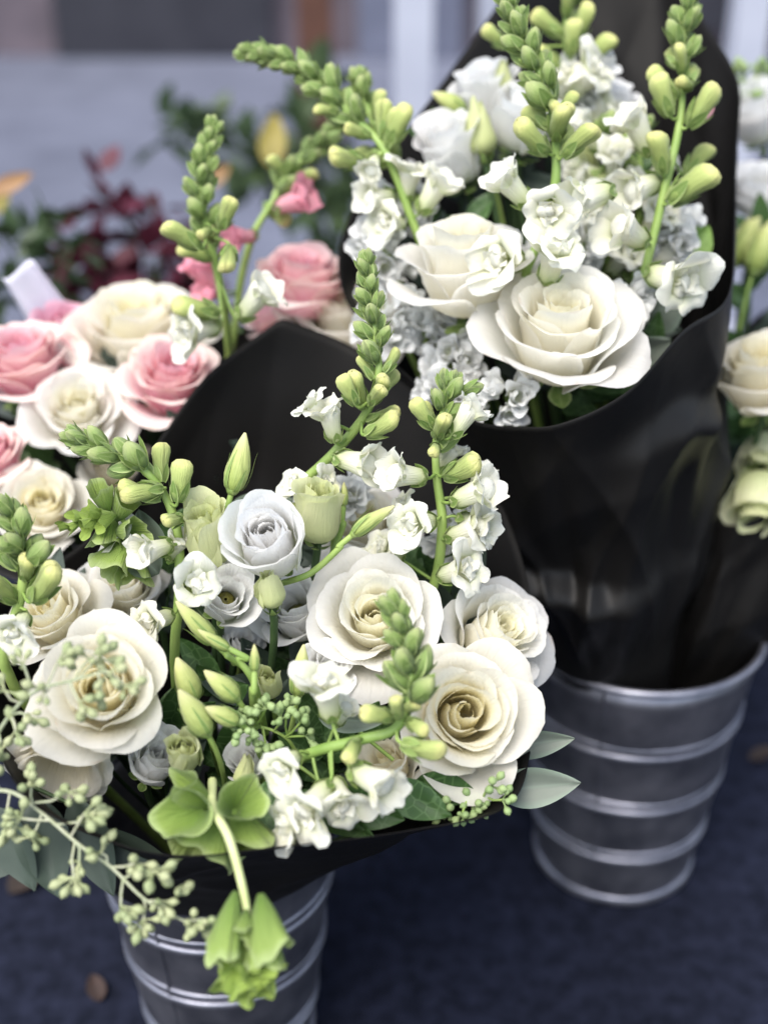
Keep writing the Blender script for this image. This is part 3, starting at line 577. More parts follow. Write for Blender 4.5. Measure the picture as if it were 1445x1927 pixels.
snap('tall upright snapdragon spike in front of the black peak, bent at its waist', [(686, 488, .80), (697, 570, .80), (708, 650, .80), (712, 705, .80), (690, 775, .81), (640, 840, .82), (585, 893, .83), (545, 920, .84)], .38, .58, .58, 5, bF, 1.0,
     [(620, 795, .795, 110, 25, 82, 'halfopen'), (600, 770, .80, 140, 20, 70, 'flower'), (720, 805, .79, 20, 25, 74, 'bud'), (670, 868, .80, -10, 30, 96, 'halfopen'), (655, 735, .785, 120, 20, 62, 'bud'), (710, 742, .785, 50, 40, 56, 'bud'), (560, 915, .81, 150, 50, 60, 'flower'), (605, 912, .815, 30, 40, 56, 'flower')])
snap('snapdragon with pale open flowers at the right rim of the front bouquet', [(850, 715, .80), (835, 765, .80), (820, 830, .80), (822, 900, .805), (832, 980, .81), (825, 1065, .82), (810, 1120, .83)], .16, .28, .30, 6, bF, 1.0,
     [(892, 730, .80, 20, 10, 44, 'tight'), (795, 780, .79, 130, 20, 66, 'bud'), (875, 790, .79, 50, 10, 80, 'halfopen'), (820, 845, .775, 270, 70, 46, 'bud'), (765, 892, .785, 170, 35, 92, 'halfopen'), (872, 885, .785, 15, 35, 88, 'bud'), (890, 930, .785, 20, 35, 100, 'halfopen'),
      (788, 985, .785, 190, 50, 92, 'flower'), (880, 1000, .80, 20, 30, 96, 'flower'), (860, 1075, .79, 20, 45, 96, 'flower'), (770, 960, .81, 150, 20, 70, 'flower'), (895, 985, .80, -20, 30, 80, 'halfopen'), (840, 860, .82, 60, 10, 70, 'halfopen'), (900, 900, .81, 70, 20, 60, 'halfopen'), (730, 1040, .83, 150, 40, 80, 'flower')])
snap('dark green snapdragon spike rising in front between the two big white roses', [(740, 1132, .70), (756, 1190, .70), (770, 1250, .70), (775, 1310, .70), (745, 1370, .705), (680, 1392, .71), (600, 1412, .72), (540, 1440, .735)], .40, .41, .41, 7, bF, 1.12,
     [(745, 1330, .685, 110, 30, 56, 'bud'), (782, 1365, .69, -20, 50, 54, 'bud'), (712, 1345, .69, 160, 35, 68, 'bud'), (795, 1412, .69, -15, 25, 86, 'bud'), (700, 1470, .69, -25, 35, 110, 'halfopen'), (665, 1410, .69, 250, 65, 60, 'bud'), (615, 1310, .705, 100, 25, 110, 'flower'),
      (540, 1440, .70, 220, 60, 86, 'flower'), (590, 1510, .69, 225, 45, 110, 'flower'), (640, 1500, .70, -60, 50, 96, 'flower'), (560, 1540, .70, 200, 30, 96, 'flower'), (770, 1330, .70, 40, 30, 52, 'bud'), (645, 1345, .73, 60, 30, 60, 'halfopen')])
snap('green snapdragon spike at the left edge in front of the cream roses', [(10, 950, .74), (35, 1000, .74), (45, 1070, .745), (35, 1140, .75), (10, 1210, .76)], .45, .60, .60, 8, bF, 1.15,
     [(75, 1040, .73, 40, 25, 66, 'tight'), (90, 1098, .73, 45, 20, 100, 'bud'), (35, 1180, .73, 260, 60, 84, 'flower'), (25, 1110, .75, 170, 20, 60, 'bud'), (10, 1025, .73, 170, 30, 50, 'tight')])
snap('upright green snapdragon at the back of the pink roses', [(402, 235, .93), (388, 290, .93), (378, 350, .93), (388, 420, .935), (405, 490, .95), (422, 580, .98), (432, 660, 1.02)], .40, .52, .52, 9, bK, 1.05,
     [(345, 440, .89, 140, 20, 80, 'bud'), (428, 400, .90, 65, 20, 66, 'bud'), (388, 438, .89, 250, 50, 42, 'bud'), (430, 490, .89, 270, 30, 70, 'bud'), (370, 580, .91, 170, 30, 88, 'bud'), (480, 568, .91, 40, 25, 96, 'halfopen'), (375, 620, .92, 200, 40, 96, 'flower')])
snap('snapdragon with deep pink flowers behind the pink roses', [(640, 235, 1.04), (590, 280, 1.03), (548, 325, 1.03), (510, 385, 1.03), (478, 440, 1.03), (455, 520, 1.04), (445, 600, 1.05)], .45, .46, .46, 10, bK, 1.15,
     [(525, 310, 1.02, 130, 20, 50, 'bud'), (575, 328, 1.02, 20, 20, 50, 'bud'), (550, 378, 1.02, 15, 30, 84, 'halfopen', 1), (457, 447, 1.01, 200, 40, 66, 'halfopen', 1), (392, 520, 1.02, 120, 30, 84, 'halfopen', 1), (400, 548, 1.02, 190, 50, 60, 'flower', 1), (520, 400, 1.04, -40, 20, 60, 'bud')])
snap('long snapdragon spike arching left out of the tall bouquet', [(460, 97, .95), (530, 112, .945), (600, 155, .94), (660, 215, .935), (715, 270, .93), (745, 330, .93), (770, 400, .935), (795, 465, .94)], .50, .66, .66, 12, bB, 1.15,
     [(650, 300, .92, 180, 30, 80, 'bud'), (615, 205, .93, 170, 20, 50, 'bud'), (750, 235, .92, 60, 30, 80, 'bud'), (700, 310, .92, 250, 40, 60, 'halfopen'), (815, 365, .92, 50, 30, 90, 'halfopen'), (712, 370, .93, 190, 40, 80, 'halfopen'), (770, 340, .93, 80, 30, 80, 'flower'), (735, 420, .93, 190, 50, 80, 'flower')])
snap('short snapdragon tip standing behind the arching spike', [(678, 140, .97), (685, 180, .97), (700, 225, .965), (730, 280, .96), (760, 350, .96)], .30, .75, .75, 13, bB, 1.1)
snap('snapdragon spike crossing the middle of the tall bouquet', [(945, -35, .86), (970, 50, .86), (1005, 120, .86), (1035, 180, .86), (1045, 260, .865), (1045, 340, .87), (1030, 410, .875), (990, 510, .885)], .46, .58, .58, 14, bB, 1.18,
     [(1000, 262, .85, 150, 30, 86, 'bud'), (1088, 262, .85, 45, 25, 84, 'bud'), (1030, 390, .845, 270, 60, 92, 'flower'), (965, 355, .86, 140, 25, 96, 'halfopen'), (1110, 370, .86, 200, 25, 110, 'halfopen'), (950, 490, .86, 190, 50, 110, 'flower'), (1040, 490, .85, 80, 50, 110, 'flower'), (1040, 200, .85, 270, 50, 50, 'bud')])
snap('snapdragon spike at the right of the tall bouquet, against the black paper', [(1300, -20, .90), (1290, 40, .90), (1282, 110, .90), (1283, 180, .90), (1275, 250, .90), (1255, 335, .90), (1235, 420, .905), (1210, 520, .91)], .24, .38, .38, 15, bB, 1.12,
     [(1245, 180, .89, 120, 20, 80, 'bud'), (1325, 200, .89, 50, 20, 90, 'bud'), (1245, 285, .885, 100, 30, 80, 'bud'), (1300, 345, .885, 40, 25, 104, 'bud'), (1200, 250, .90, 130, 20, 100, 'halfopen'), (1180, 440, .87, 170, 40, 110, 'halfopen'), (1262, 525, .87, -30, 50, 120, 'flower'), (1290, 160, .89, 200, 50, 50, 'bud'), (1310, 300, .93, 60, 10, 70, 'bud'), (1205, 350, .90, 200, 30, 100, 'halfopen')])
snap('blurred snapdragon at the very top of the tall bouquet, behind the middle spike', [(1075, -80, 1.0), (1070, -20, 1.0), (1065, 40, 1.0), (1075, 110, 1.0), (1090, 200, 1.0), (1090, 300, 1.0)], .2, .40, .40, 16, bB, 1.15,
     [(1075, 70, .98, 90, 30, 66, 'bud'), (1125, 90, .99, 50, 20, 70, 'bud'), (1030, 110, .99, 150, 20, 70, 'bud'), (1100, 150, .98, 40, 40, 96, 'flower'), (1060, 165, .99, 120, 40, 90, 'flower'), (1130, 210, 1.0, 40, 30, 90, 'flower'), (930, 70, .97, 150, 20, 56, 'bud')])
snap('pale snapdragon flowers deep in the middle of the tall bouquet', [(1130, 240, .97), (1140, 300, .965), (1150, 370, .96), (1150, 440, .96), (1140, 520, .96)], .02, .04, .95, 17, bB, 1.15)
snap('pale snapdragon flowers among the right side of the tall bouquet', [(1195, 240, .96), (1205, 320, .96), (1200, 420, .96), (1190, 540, .96)], .02, .25, .95, 18, bB, 1.1)

# ------------------------------------------------------------------ pointed lisianthus buds
def pbud(label, px, py, d, ang, tow, lpx, seed, bind, fat=1.0, path=None, mat='lisbud', group='pointed lisianthus buds'):
    rng = random.Random(seed); L = lpx/FPX*d; ax = AX(ang, tow); base = P(px, py, d)-ax*L*.5
    mw = mloc(base)@frame(ax, RT); r = thing('lisianthus_bud', label, 'flower bud', mw, group)
    g = G(); pr = [(.02, 0), (.11, .04), (.17, .14), (.195, .28), (.19, .45), (.155, .62), (.11, .78), (.065, .9), (.02, 1.0)]
    pr = [(a*L*fat, b*L) for a, b in pr]
    # finer profile
    zs = np.linspace(0, L, 26); rs = np.interp(zs, [q[1] for q in pr], [q[0] for q in pr])
    g.lathe(list(zip(rs, zs)), 40, lambda R0, z, A: (R0*(1+.10*(np.mod((A+2.6*z/L)*3/(2*math.pi), 1)-.5)+.02*np.sin(9*A+14*z/L)), z), bend=.10/L*rng.uniform(-1, 1))
    put('petals', g.mesh('petals', mat), r)
    g = G()
    for k in range(5):
        sl = L*rng.uniform(.45, .8); a = k*1.2566+.2; U, T = np.meshgrid(np.linspace(-1, 1, 3), np.linspace(0, 1, 10)); zz = T*sl
        rr = np.interp(zz, zs, rs)+.02*L*fat+T**4*L*.10*rng.uniform(0, 1); hw = L*.045*(1-T**1.5)+.0002
        g.grid(rr*np.cos(a)-U*hw*np.sin(a), rr*np.sin(a)+U*hw*np.cos(a), zz, T=T)
    g.lathe([(.001, -L*.05), (.07*L, -L*.03), (.12*L*fat, L*.05), (.10*L*fat, L*.08)], 14)
    put('calyx', g.mesh('calyx', 'calyx'), r)
    if path: pts = catmull([base, base-ax*.012]+[P(*q) for q in path], 8); g = G(); g.tube(pts, [.0019+.0004*i/len(pts) for i in range(len(pts))], 8); put('stem', g.mesh('stem', 'stem', mw.inverted()), r)
    else: stem_to(r, mw, base, -ax, bind, .0017, rng=rng)
    return r
pbud('pointed green-white bud standing alone against the black back sheet', 453, 872, .79, 72, 8, 116, 1, bF, 1.0, [(422, 950, .795), (420, 1000, .81), (440, 1100, .86)])
pbud('slim pointed green bud reaching to the right over the pale rose', 700, 976, .775, 40, 10, 96, 2, bF, .8, [(640, 1030, .78), (590, 1075, .785), (550, 1092, .79), (480, 1110, .83)])
pbud('small slim bud lying level between the two half-closed flowers', 565, 953, .81, 175, 15, 66, 3, bF, .8)
pbud('tiny green bud at the back, right of the half-closed flower', 648, 930, .82, 85, 10, 46, 4, bF, .95, [(645, 990, .82), (620, 1060, .83)])
pbud('long green bud lying diagonally, upper of the crossing pair', 368, 1172, .745, 132, 15, 112, 5, bF, .8, [(430, 1235, .75), (480, 1275, .765), (520, 1350, .80)])
pbud('slim green bud lying diagonally, lower of the crossing pair', 402, 1205, .735, 150, 10, 72, 6, bF, .75, [(450, 1240, .74), (480, 1290, .75), (500, 1380, .79)])
pbud('tiny pointed green bud standing upright above the seed cluster', 480, 1238, .72, 88, 5, 52, 7, bF, .95, [(475, 1300, .73), (480, 1370, .76)])
pbud('plump pale bud tilted up left, in the middle of the lower bud cluster', 418, 1288, .725, 132, 20, 88, 8, bF, 1.15)
pbud('plump pale bud with a folded tip, lowest of the lower bud cluster', 365, 1340, .715, 118, 20, 110, 9, bF, 1.15)
pbud('broad pale bud behind, beside the right petals of the lower left rose', 350, 1278, .74, 110, 20, 96, 10, bF, 1.25)
pbud('short plump bud right of the lowest one, by the seed cluster', 418, 1345, .715, 150, 25, 74, 11, bF, 1.25)
pbud('long green bud pointing up below the middle rose', 566, 1262, .76, 82, 12, 104, 12, bF, .9)
pbud('pointed bud sticking out to the upper left of the tall bouquet', 845, 190, .99, 152, 15, 72, 13, bB, 1.2, None)
pbud('pointed green bud at the right edge behind the black paper', 1405, 450, 1.12, 60, 10, 110, 14, bRt, 1.2)
pbud('second pointed green bud at the right edge, against the leaves', 1432, 460, 1.10, 75, 10, 110, 15, bRt, 1.2)

# ------------------------------------------------------------------ stock (small ruffled white florets)
def stock_floret(seed):
    rng = random.Random(seed); g = G()
    for k in range(9): petal(g, 1.0, .30+.62*k/8, k*2.4, rng, .12, nu=13, ntt=9, Lk=.9, wk=.8)
    return g.mesh('floret', 'stock')
SF = [stock_floret(i) for i in range(5)]
def stock(label, px, py, w, h, d, n, seed, bind, fs=26):
    rng = random.Random(seed); mw = mloc(P(px, py, d)); inv = mw.inverted(); r = thing('stock_flower', label, 'stock flower', mw, 'white stock flower heads')
    for k in range(n):
        a, q = k*2.4, math.sqrt((k+.5)/n); x = math.cos(a)*q; y = math.sin(a)*q; dz = math.sqrt(max(0, 1-q*q))*.02
        ax = (RT*x*.8+UP*y*.8-FW*.8+Vector([rng.uniform(-.3, .3) for _ in range(3)])).normalized(); R = fs/FPX*d*rng.uniform(.85, 1.15)
        pos = P(px+x*w/2, py-y*h/2, d-dz)-ax*R*.4
        put('floret', rng.choice(SF), r, inv@mloc(pos)@frame(ax, RT)@Matrix.Rotation(rng.uniform(0, 6.3), 4, 'Z')@Matrix.Diagonal((R, R, R, 1)))
    stem_to(r, mw, P(px, py, d+.01), (bind-P(px, py, d)).normalized(), bind, .0025, rng=rng)
stock('white stock cluster at the left edge of the tall bouquet', 720, 455, 120, 190, 0.960, 9, 1, bB, 44)
stock('white stock florets under the tall white rose', 740, 600, 100, 110, 0.940, 5, 2, bB, 44)
stock('white stock florets peeping out below the largest rose of the tall bouquet', 955, 745, 120, 90, 0.880, 5, 3, bB, 44)
stock('white stock florets right of the largest rose of the tall bouquet', 1180, 585, 90, 130, 0.910, 5, 4, bB, 44)
stock('white stock florets behind the two big roses of the tall bouquet', 1100, 455, 150, 90, 0.950, 5, 5, bB, 44)
stock('white stock florets high in the tall bouquet', 1095, 150, 110, 110, 1.010, 5, 6, bB, 44)
stock('white stock florets filling the left of the tall bouquet', 790, 370, 110, 110, 0.980, 5, 7, bB, 44)
stock('white stock florets at the right of the tall bouquet beside the grey fold', 1265, 460, 90, 130, 0.960, 5, 8, bB, 44)
stock('white florets at the right rim of the front bouquet above the roses', 865, 1010, 90, 130, 0.850, 5, 9, bF, 44)
stock('white florets on the left of the two big roses in the tall bouquet', 865, 680, 90, 100, 0.920, 5, 10, bB, 44)

stock('white stock florets between the black peak and the tall bouquet', 820, 620, 90, 90, 0.940, 5, 11, bB, 44)
stock('white stock florets low in the tall bouquet, under the left roses', 850, 735, 90, 70, 0.910, 5, 12, bB, 44)
stock('white florets behind the middle of the front bouquet', 640, 930, 120, 60, 0.880, 5, 13, bF, 44)
# ------------------------------------------------------------------ leaves
def leaf_mesh(L, wd, bend, mat, name='leaf', fold=.25, nu=9, n=14, seed=0):
    rng = random.Random(seed); g = G(); U, T = np.meshgrid(np.linspace(-1, 1, nu), np.linspace(0, 1, n))
    hw = wd*np.sin(math.pi*T**.8)**.85*.5+.0003; X = T*L; Z = bend*L*np.sin(T*math.pi*.5)**2+fold*hw*np.abs(U)+.03*wd*np.sin(6*T+3*U+seed)
    g.grid(X, U*hw, Z, T=T, Wd=U); return g.mesh(name, mat)
def leaf_m(p0, p1, facing=None, roll=0.0):
    x = (p1-p0).normalized(); z = (facing or -FW); z = (z-x*z.dot(x)).normalized(); y = z.cross(x)
    return mloc(p0)@Matrix((x, y, z)).transposed().to_4x4()@Matrix.Rotation(roll, 4, 'X')
def sprig(label, path, leaves, mat, bind, group=None, cat='leaf sprig', name='eucalyptus_sprig'):
    """leaves: (px0,py0,d0, px1,py1,d1, width_px, roll)"""
    base = P(*path[0]); mw = mloc(base); inv = mw.inverted(); r = thing(name, label, cat, mw, group)
    g = G(); g.tube(catmull([P(*q) for q in path], 8), .0013, 6); put('stem', g.mesh('stem', 'stem' if mat != 'eucadark' else 'darkstem', inv), r)
    for i, (a, b, c, e, f, h, w_, ro) in enumerate(leaves):
        p0, p1 = P(a, b, c), P(e, f, h); put('leaf', leaf_mesh((p1-p0).length, w_/FPX*c, -.06, mat, seed=i), r, inv@leaf_m(p0, p1, roll=ro))
sprig('two smooth grey-green eucalyptus leaves sticking out right below the largest front rose', [(950, 1470, .79), (900, 1450, .79), (800, 1430, .80)],
      [(935, 1408, .79, 1080, 1392, .775, 54, .1), (930, 1488, .775, 1092, 1474, .765, 74, -.1)], 'euca', bF)
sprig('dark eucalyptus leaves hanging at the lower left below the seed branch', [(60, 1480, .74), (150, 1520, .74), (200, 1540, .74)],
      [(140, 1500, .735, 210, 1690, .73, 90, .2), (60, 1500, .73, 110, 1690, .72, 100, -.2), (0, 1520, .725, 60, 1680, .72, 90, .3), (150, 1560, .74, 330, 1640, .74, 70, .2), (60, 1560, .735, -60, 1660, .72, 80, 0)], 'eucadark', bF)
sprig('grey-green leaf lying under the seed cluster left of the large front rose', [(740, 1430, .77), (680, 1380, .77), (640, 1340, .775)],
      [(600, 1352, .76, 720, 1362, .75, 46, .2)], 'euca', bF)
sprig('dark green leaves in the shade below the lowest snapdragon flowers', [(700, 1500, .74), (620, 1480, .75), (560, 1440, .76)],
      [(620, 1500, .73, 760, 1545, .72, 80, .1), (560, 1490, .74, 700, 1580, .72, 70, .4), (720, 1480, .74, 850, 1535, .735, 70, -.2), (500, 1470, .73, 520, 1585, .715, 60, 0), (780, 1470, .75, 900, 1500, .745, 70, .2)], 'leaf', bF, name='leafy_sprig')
sprig('bright green leaves against the right black fold of the tall bouquet', [(1290, 480, .97), (1300, 560, .98)],
      [(1290, 490, .96, 1335, 425, .95, 60, .2), (1285, 470, .97, 1300, 400, .96, 50, -.3)], 'leafbright', bB, name='leafy_sprig')
sprig('dull eucalyptus leaves low on the right of the tall bouquet', [(1230, 640, .93), (1240, 700, .95)],
      [(1210, 600, .93, 1290, 560, .91, 90, .1), (1180, 690, .92, 1260, 640, .90, 80, .2), (1160, 700, .93, 1230, 690, .90, 60, 0)], 'euca', bB)
sprig('large translucent-looking pale eucalyptus leaf beside the half-closed left flower', [(290, 1060, .82), (280, 1020, .82)],
      [(285, 1060, .80, 262, 960, .79, 70, .2), (300, 1080, .80, 225, 1010, .79, 70, .2)], 'euca', bF)
sprig('grey eucalyptus leaves standing behind the spiral white flower', [(470, 1000, .86), (480, 960, .87)],
      [(440, 1000, .86, 500, 925, .87, 70, .1), (470, 990, .87, 560, 940, .88, 60, .1)], 'euca', bF)
FILL = 'dark leafy sprigs filling the bouquets'
def filler(label, cx, cy, w, h, d, n, seed, bind, mats=('leaf', 'eucadark')):
    rng = random.Random(seed)
    for k in range(n):
        px = cx+rng.uniform(-1, 1)*w/2; py = cy+rng.uniform(-1, 1)*h/2; dd = d(px, py) if callable(d) else d
        base = P(px, py, dd); mw = mloc(base); inv = mw.inverted(); r = thing('leafy_sprig', label, 'leaf sprig', mw, FILL)
        a = rng.uniform(20, 160); tip = base+AX(a, 30)*.04; g = G(); g.tube([base, base.lerp(tip, .5), tip], .001, 5); put('stem', g.mesh('stem', 'darkstem', inv), r)
        mt = rng.choice(mats)
        for q in range(5):
            p0 = base.lerp(tip, q/5); p1 = p0+AX(a+rng.choice((-60, 60))*rng.uniform(.4, 1), rng.uniform(0, 60))*rng.uniform(.03, .05)
            put('leaf', leaf_mesh((p1-p0).length, .018, -.08, mt, seed=q+k), r, inv@leaf_m(p0, p1, roll=rng.uniform(-.5, .5)))
        stem_to(r, mw, base, (bind-base).normalized(), bind, .0014, 'darkstem', rng)
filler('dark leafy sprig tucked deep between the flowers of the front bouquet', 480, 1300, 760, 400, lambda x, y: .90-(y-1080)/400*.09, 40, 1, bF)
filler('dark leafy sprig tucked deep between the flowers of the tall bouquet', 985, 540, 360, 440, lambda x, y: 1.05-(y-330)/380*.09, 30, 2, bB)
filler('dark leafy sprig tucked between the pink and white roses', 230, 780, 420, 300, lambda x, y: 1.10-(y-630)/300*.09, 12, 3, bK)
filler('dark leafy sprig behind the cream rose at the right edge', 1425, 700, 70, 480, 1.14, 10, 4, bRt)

# ------------------------------------------------------------------ seeded eucalyptus
def seed_mesh(mat):
    g = G(); g.lathe([(.05, 0), (.055, .38), (.12, .50), (.23, .63), (.27, .77), (.22, .90), (.12, .96), (.03, 1.04), (.002, 1.05)], 10); return g.mesh('seed_pod', mat)
SEED = seed_mesh('seed'); SEEDD = seed_mesh('seeddark')
def seeds(label, main, twigs, seed, mat='seed', podpx=46, r=.0013, scale=1.0):
    """twigs: (px0,py0,px1,py1,d,n pods)"""
    rng = random.Random(seed); base = P(*main[0]); mw = mloc(base); inv = mw.inverted()
    rt = thing('seeded_eucalyptus', label, 'eucalyptus', mw, 'seeded eucalyptus sprigs')
    pts = catmull([P(*q) for q in main], 8); g = G(); g.tube(pts, [r*(1-.5*i/len(pts)) for i in range(len(pts))], 7); put('branch', g.mesh('branch', 'twig' if mat == 'seed' else 'stem', inv), rt)
    me = SEED if mat == 'seed' else SEEDD
    for (a, b, c, e, d, n) in twigs:
        p0, p1 = P(a, b, d), P(c, e, d-rng.uniform(0, .008)); g = G()
        j = min(pts, key=lambda q: (q-p0).length); p0 = j
        mid = p0.lerp(p1, .5)+Vector([rng.uniform(-.0015, .0015) for _ in range(3)]); g.tube([p0, mid, p1], .00075, 6); put('twig', g.mesh('twig', 'twig' if mat == 'seed' else 'stem', inv), rt)
        out = (p1-p0).normalized()
        for k in range(n):
            rnd = Vector([rng.gauss(0, 1) for _ in range(3)]).normalized(); ax = (out*.75+rnd*1.0).normalized(); sz = podpx/FPX*d*rng.uniform(.6, 1.12)
            put('seed_pod', me, rt, inv@mloc(p1)@frame(ax, RT)@Matrix.Diagonal((sz*.78*scale, sz*.78*scale, sz, 1)))
seeds('pale seed sprig lying across the face of the lower left rose', [(-40, 1440, .70), (20, 1345, .685), (70, 1300, .675), (140, 1280, .665), (200, 1262, .66)],
      [(60, 1300, 45, 1250, .68, 6), (90, 1295, 110, 1245, .675, 6), (140, 1280, 168, 1240, .665, 6), (190, 1262, 205, 1268, .66, 7), (200, 1262, 235, 1290, .66, 7), (130, 1285, 150, 1320, .665, 6), (100, 1295, 85, 1300, .67, 4), (180, 1265, 192, 1300, .66, 5),
       (20, 1345, 30, 1375, .685, 6), (20, 1345, 50, 1345, .685, 5), (0, 1380, -5, 1420, .69, 6), (40, 1320, 10, 1300, .68, 5), (150, 1278, 185, 1240, .665, 4)], 1, podpx=44)
seeds('long pale seed branch trailing down right towards the front bucket', [(-60, 1490, .70), (20, 1490, .69), (80, 1530, .685), (150, 1590, .68), (210, 1632, .675), (270, 1690, .67), (330, 1725, .67), (360, 1738, .67)],
      [(60, 1510, 130, 1490, .685, 7), (130, 1570, 160, 1530, .68, 6), (60, 1520, 60, 1480, .685, 6), (100, 1550, 165, 1545, .68, 6), (20, 1495, 20, 1550, .69, 7), (80, 1535, 60, 1575, .685, 7), (90, 1550, 40, 1540, .685, 6), (140, 1590, 140, 1650, .68, 8), (140, 1590, 150, 1620, .68, 4),
       (200, 1625, 190, 1605, .675, 5), (210, 1632, 255, 1625, .675, 7), (230, 1655, 290, 1640, .67, 7), (230, 1655, 228, 1705, .67, 6), (280, 1695, 300, 1695, .67, 7), (270, 1690, 270, 1730, .67, 7), (350, 1735, 362, 1738, .67, 9), (350, 1735, 385, 1730, .67, 6), (300, 1710, 330, 1690, .67, 5), (0, 1490, -10, 1450, .69, 5)], 2, podpx=46)
seeds('dark dense seed cluster in the centre of the front bouquet', [(560, 1420, .76), (540, 1390, .75), (500, 1370, .745), (460, 1370, .74)],
      [(500, 1370, 470, 1350, .735, 9), (490, 1370, 500, 1335, .735, 9), (470, 1370, 455, 1375, .73, 9), (520, 1380, 530, 1355, .74, 9), (540, 1390, 565, 1360, .745, 9), (540, 1390, 575, 1385, .745, 9), (500, 1375, 500, 1400, .74, 8), (470, 1370, 480, 1390, .735, 6), (550, 1390, 540, 1330, .75, 7)], 3, 'seeddark', 34, scale=1.15)
seeds('green seed cluster hanging out below the largest front rose', [(800, 1470, .76), (850, 1490, .75), (900, 1500, .745), (930, 1500, .745)],
      [(850, 1490, 840, 1525, .745, 8), (880, 1495, 870, 1530, .745, 8), (900, 1500, 905, 1525, .745, 8), (920, 1500, 945, 1505, .74, 8), (910, 1500, 925, 1480, .74, 7), (860, 1490, 890, 1510, .745, 7), (830, 1490, 815, 1515, .75, 6)], 4, 'seeddark', 32, scale=1.15)
seeds('small green seed head at the upper right edge', [(1440, 260, 1.2), (1425, 200, 1.2), (1410, 165, 1.2)],
      [(1410, 165, 1400, 145, 1.2, 8), (1415, 170, 1425, 140, 1.2, 8), (1420, 180, 1395, 175, 1.2, 6)], 5, 'seeddark', 36, scale=1.15)

# ------------------------------------------------------------------ bells of Ireland
def bell_mesh(L, R, seed, mat='bell', wave=.18, flat=.6):
    rng = random.Random(seed); g = G(); n = 48; A = np.linspace(0, 2*math.pi, n, endpoint=False)[None, :]; T = np.linspace(0, 1, 16)[:, None]
    p = [rng.uniform(0, 6.3) for _ in range(4)]
    r = R*(.14+.72*(1-(1-T)**2.2)+.16*T**4)*(1+wave*T**2*(np.sin(2*A+p[0])+.6*np.sin(3*A+p[1])+.35*np.sin(5*A+p[3])+.22*np.abs(np.sin(4*A+p[2]))+.12*np.sin(11*A+p[2])))
    z = L*(T-.10*T**5)*(1+0*A)+L*wave*.8*T**3*(np.sin(2*A+p[2])+.6*np.sin(3*A+p[1]+1.2)+.2*np.sin(7*A+p[0]))+L*.07*T**3*np.abs(np.sin(2.5*A+p[3]))
    z = z+L*.025*np.sin(20*A)*T**2*0
    g.grid(r*np.cos(A), r*np.sin(A)*flat, z, T=T*np.ones_like(A), closed=True); me = g.mesh('bell', mat); return me
def bells(label, path, cups, seed, mat='bell', rad=.0027, stemmat='bellstem'):
    rng = random.Random(seed); base = P(*path[0]); mw = mloc(base); inv = mw.inverted(); r = thing('bells_of_ireland', label, 'bells of Ireland', mw, 'stems of green bell flowers')
    pts = catmull([P(*q) for q in path], 10); g = G(); g.tube(pts, [rad*(1-.35*i/len(pts)) for i in range(len(pts))], 9); put('stem', g.mesh('stem', stemmat, inv), r)
    for i, (px, py, d, ang, tow, L, R, mt) in enumerate(cups):
        ax = AX(ang, tow); l = L*1.1/FPX*d; rr = R*1.02/FPX*d; pb = P(px, py, d)-ax*l*.5
        o = put('bell', bell_mesh(l, rr, seed*10+i, mt, wave=.17, flat=.85), r, inv@mloc(pb)@frame(ax, RT)@Matrix.Rotation(rng.uniform(0, 3), 4, 'Z'))
    return r
bells('drooping stem of crumpled bright green bells hanging over the front bucket', [(400, 1470, .72), (402, 1520, .688), (430, 1575, .662), (452, 1650, .655), (466, 1720, .655), (472, 1810, .655), (470, 1850, .655)],
      [(362, 1525, .685, 170, 62, 80, 56, 'bell'), (392, 1565, .70, 250, 20, 90, 56, 'bell'), (450, 1515, .69, 60, 55, 76, 46, 'bell'), (455, 1560, .705, -60, 20, 90, 52, 'bell'), (362, 1500, .70, 150, 20, 80, 46, 'bell'),
       (430, 1740, .651, 258, 14, 112, 40, 'bell'), (500, 1740, .651, -78, 18, 104, 42, 'bell'), (462, 1735, 0.648, 270, 50, 50, 20, 'bell'), (495, 1775, 0.656, -80, 20, 90, 44, 'bell'), (445, 1775, 0.661, 265, 10, 100, 36, 'bell'),
       (435, 1840, 0.651, 240, 30, 60, 30, 'bellyoung'), (500, 1820, 0.651, -40, 30, 56, 28, 'bellyoung'), (462, 1850, 0.648, 265, 40, 56, 28, 'bellyoung'), (485, 1850, 0.651, -70, 30, 54, 26, 'bellyoung'), (430, 1815, 0.656, 200, 20, 46, 24, 'bellyoung'), (450, 1825, 0.646, 220, 60, 40, 22, 'bellyoung'), (480, 1825, 0.646, -50, 60, 40, 22, 'bellyoung')], 4)
bells('young green bell stem pointing left between the cream rose and the bud spike', [(270, 1080, .80), (250, 1010, .79), (215, 965, .78), (160, 978, .775), (112, 995, .77)],
      [(195, 940, .775, 100, 30, 56, 28, 'bell'), (230, 955, .78, 60, 30, 60, 30, 'bell'), (205, 1000, .785, 260, 20, 70, 34, 'bell'), (225, 1040, .79, 240, 20, 80, 38, 'bell'), (240, 1000, .78, 0, 40, 60, 30, 'bell'), (180, 965, .77, 150, 40, 38, 18, 'bellyoung'), (170, 985, .77, 220, 40, 38, 18, 'bellyoung'), (150, 972, .77, 170, 40, 32, 14, 'bellyoung'), (140, 990, .77, 210, 30, 30, 12, 'bellyoung'), (125, 990, .77, 180, 30, 28, 10, 'bellyoung'), (200, 975, .77, 200, 50, 44, 22, 'bellyoung'), (250, 1060, .795, 280, 30, 70, 34, 'bell')], 6, rad=.0018, stemmat='stem')

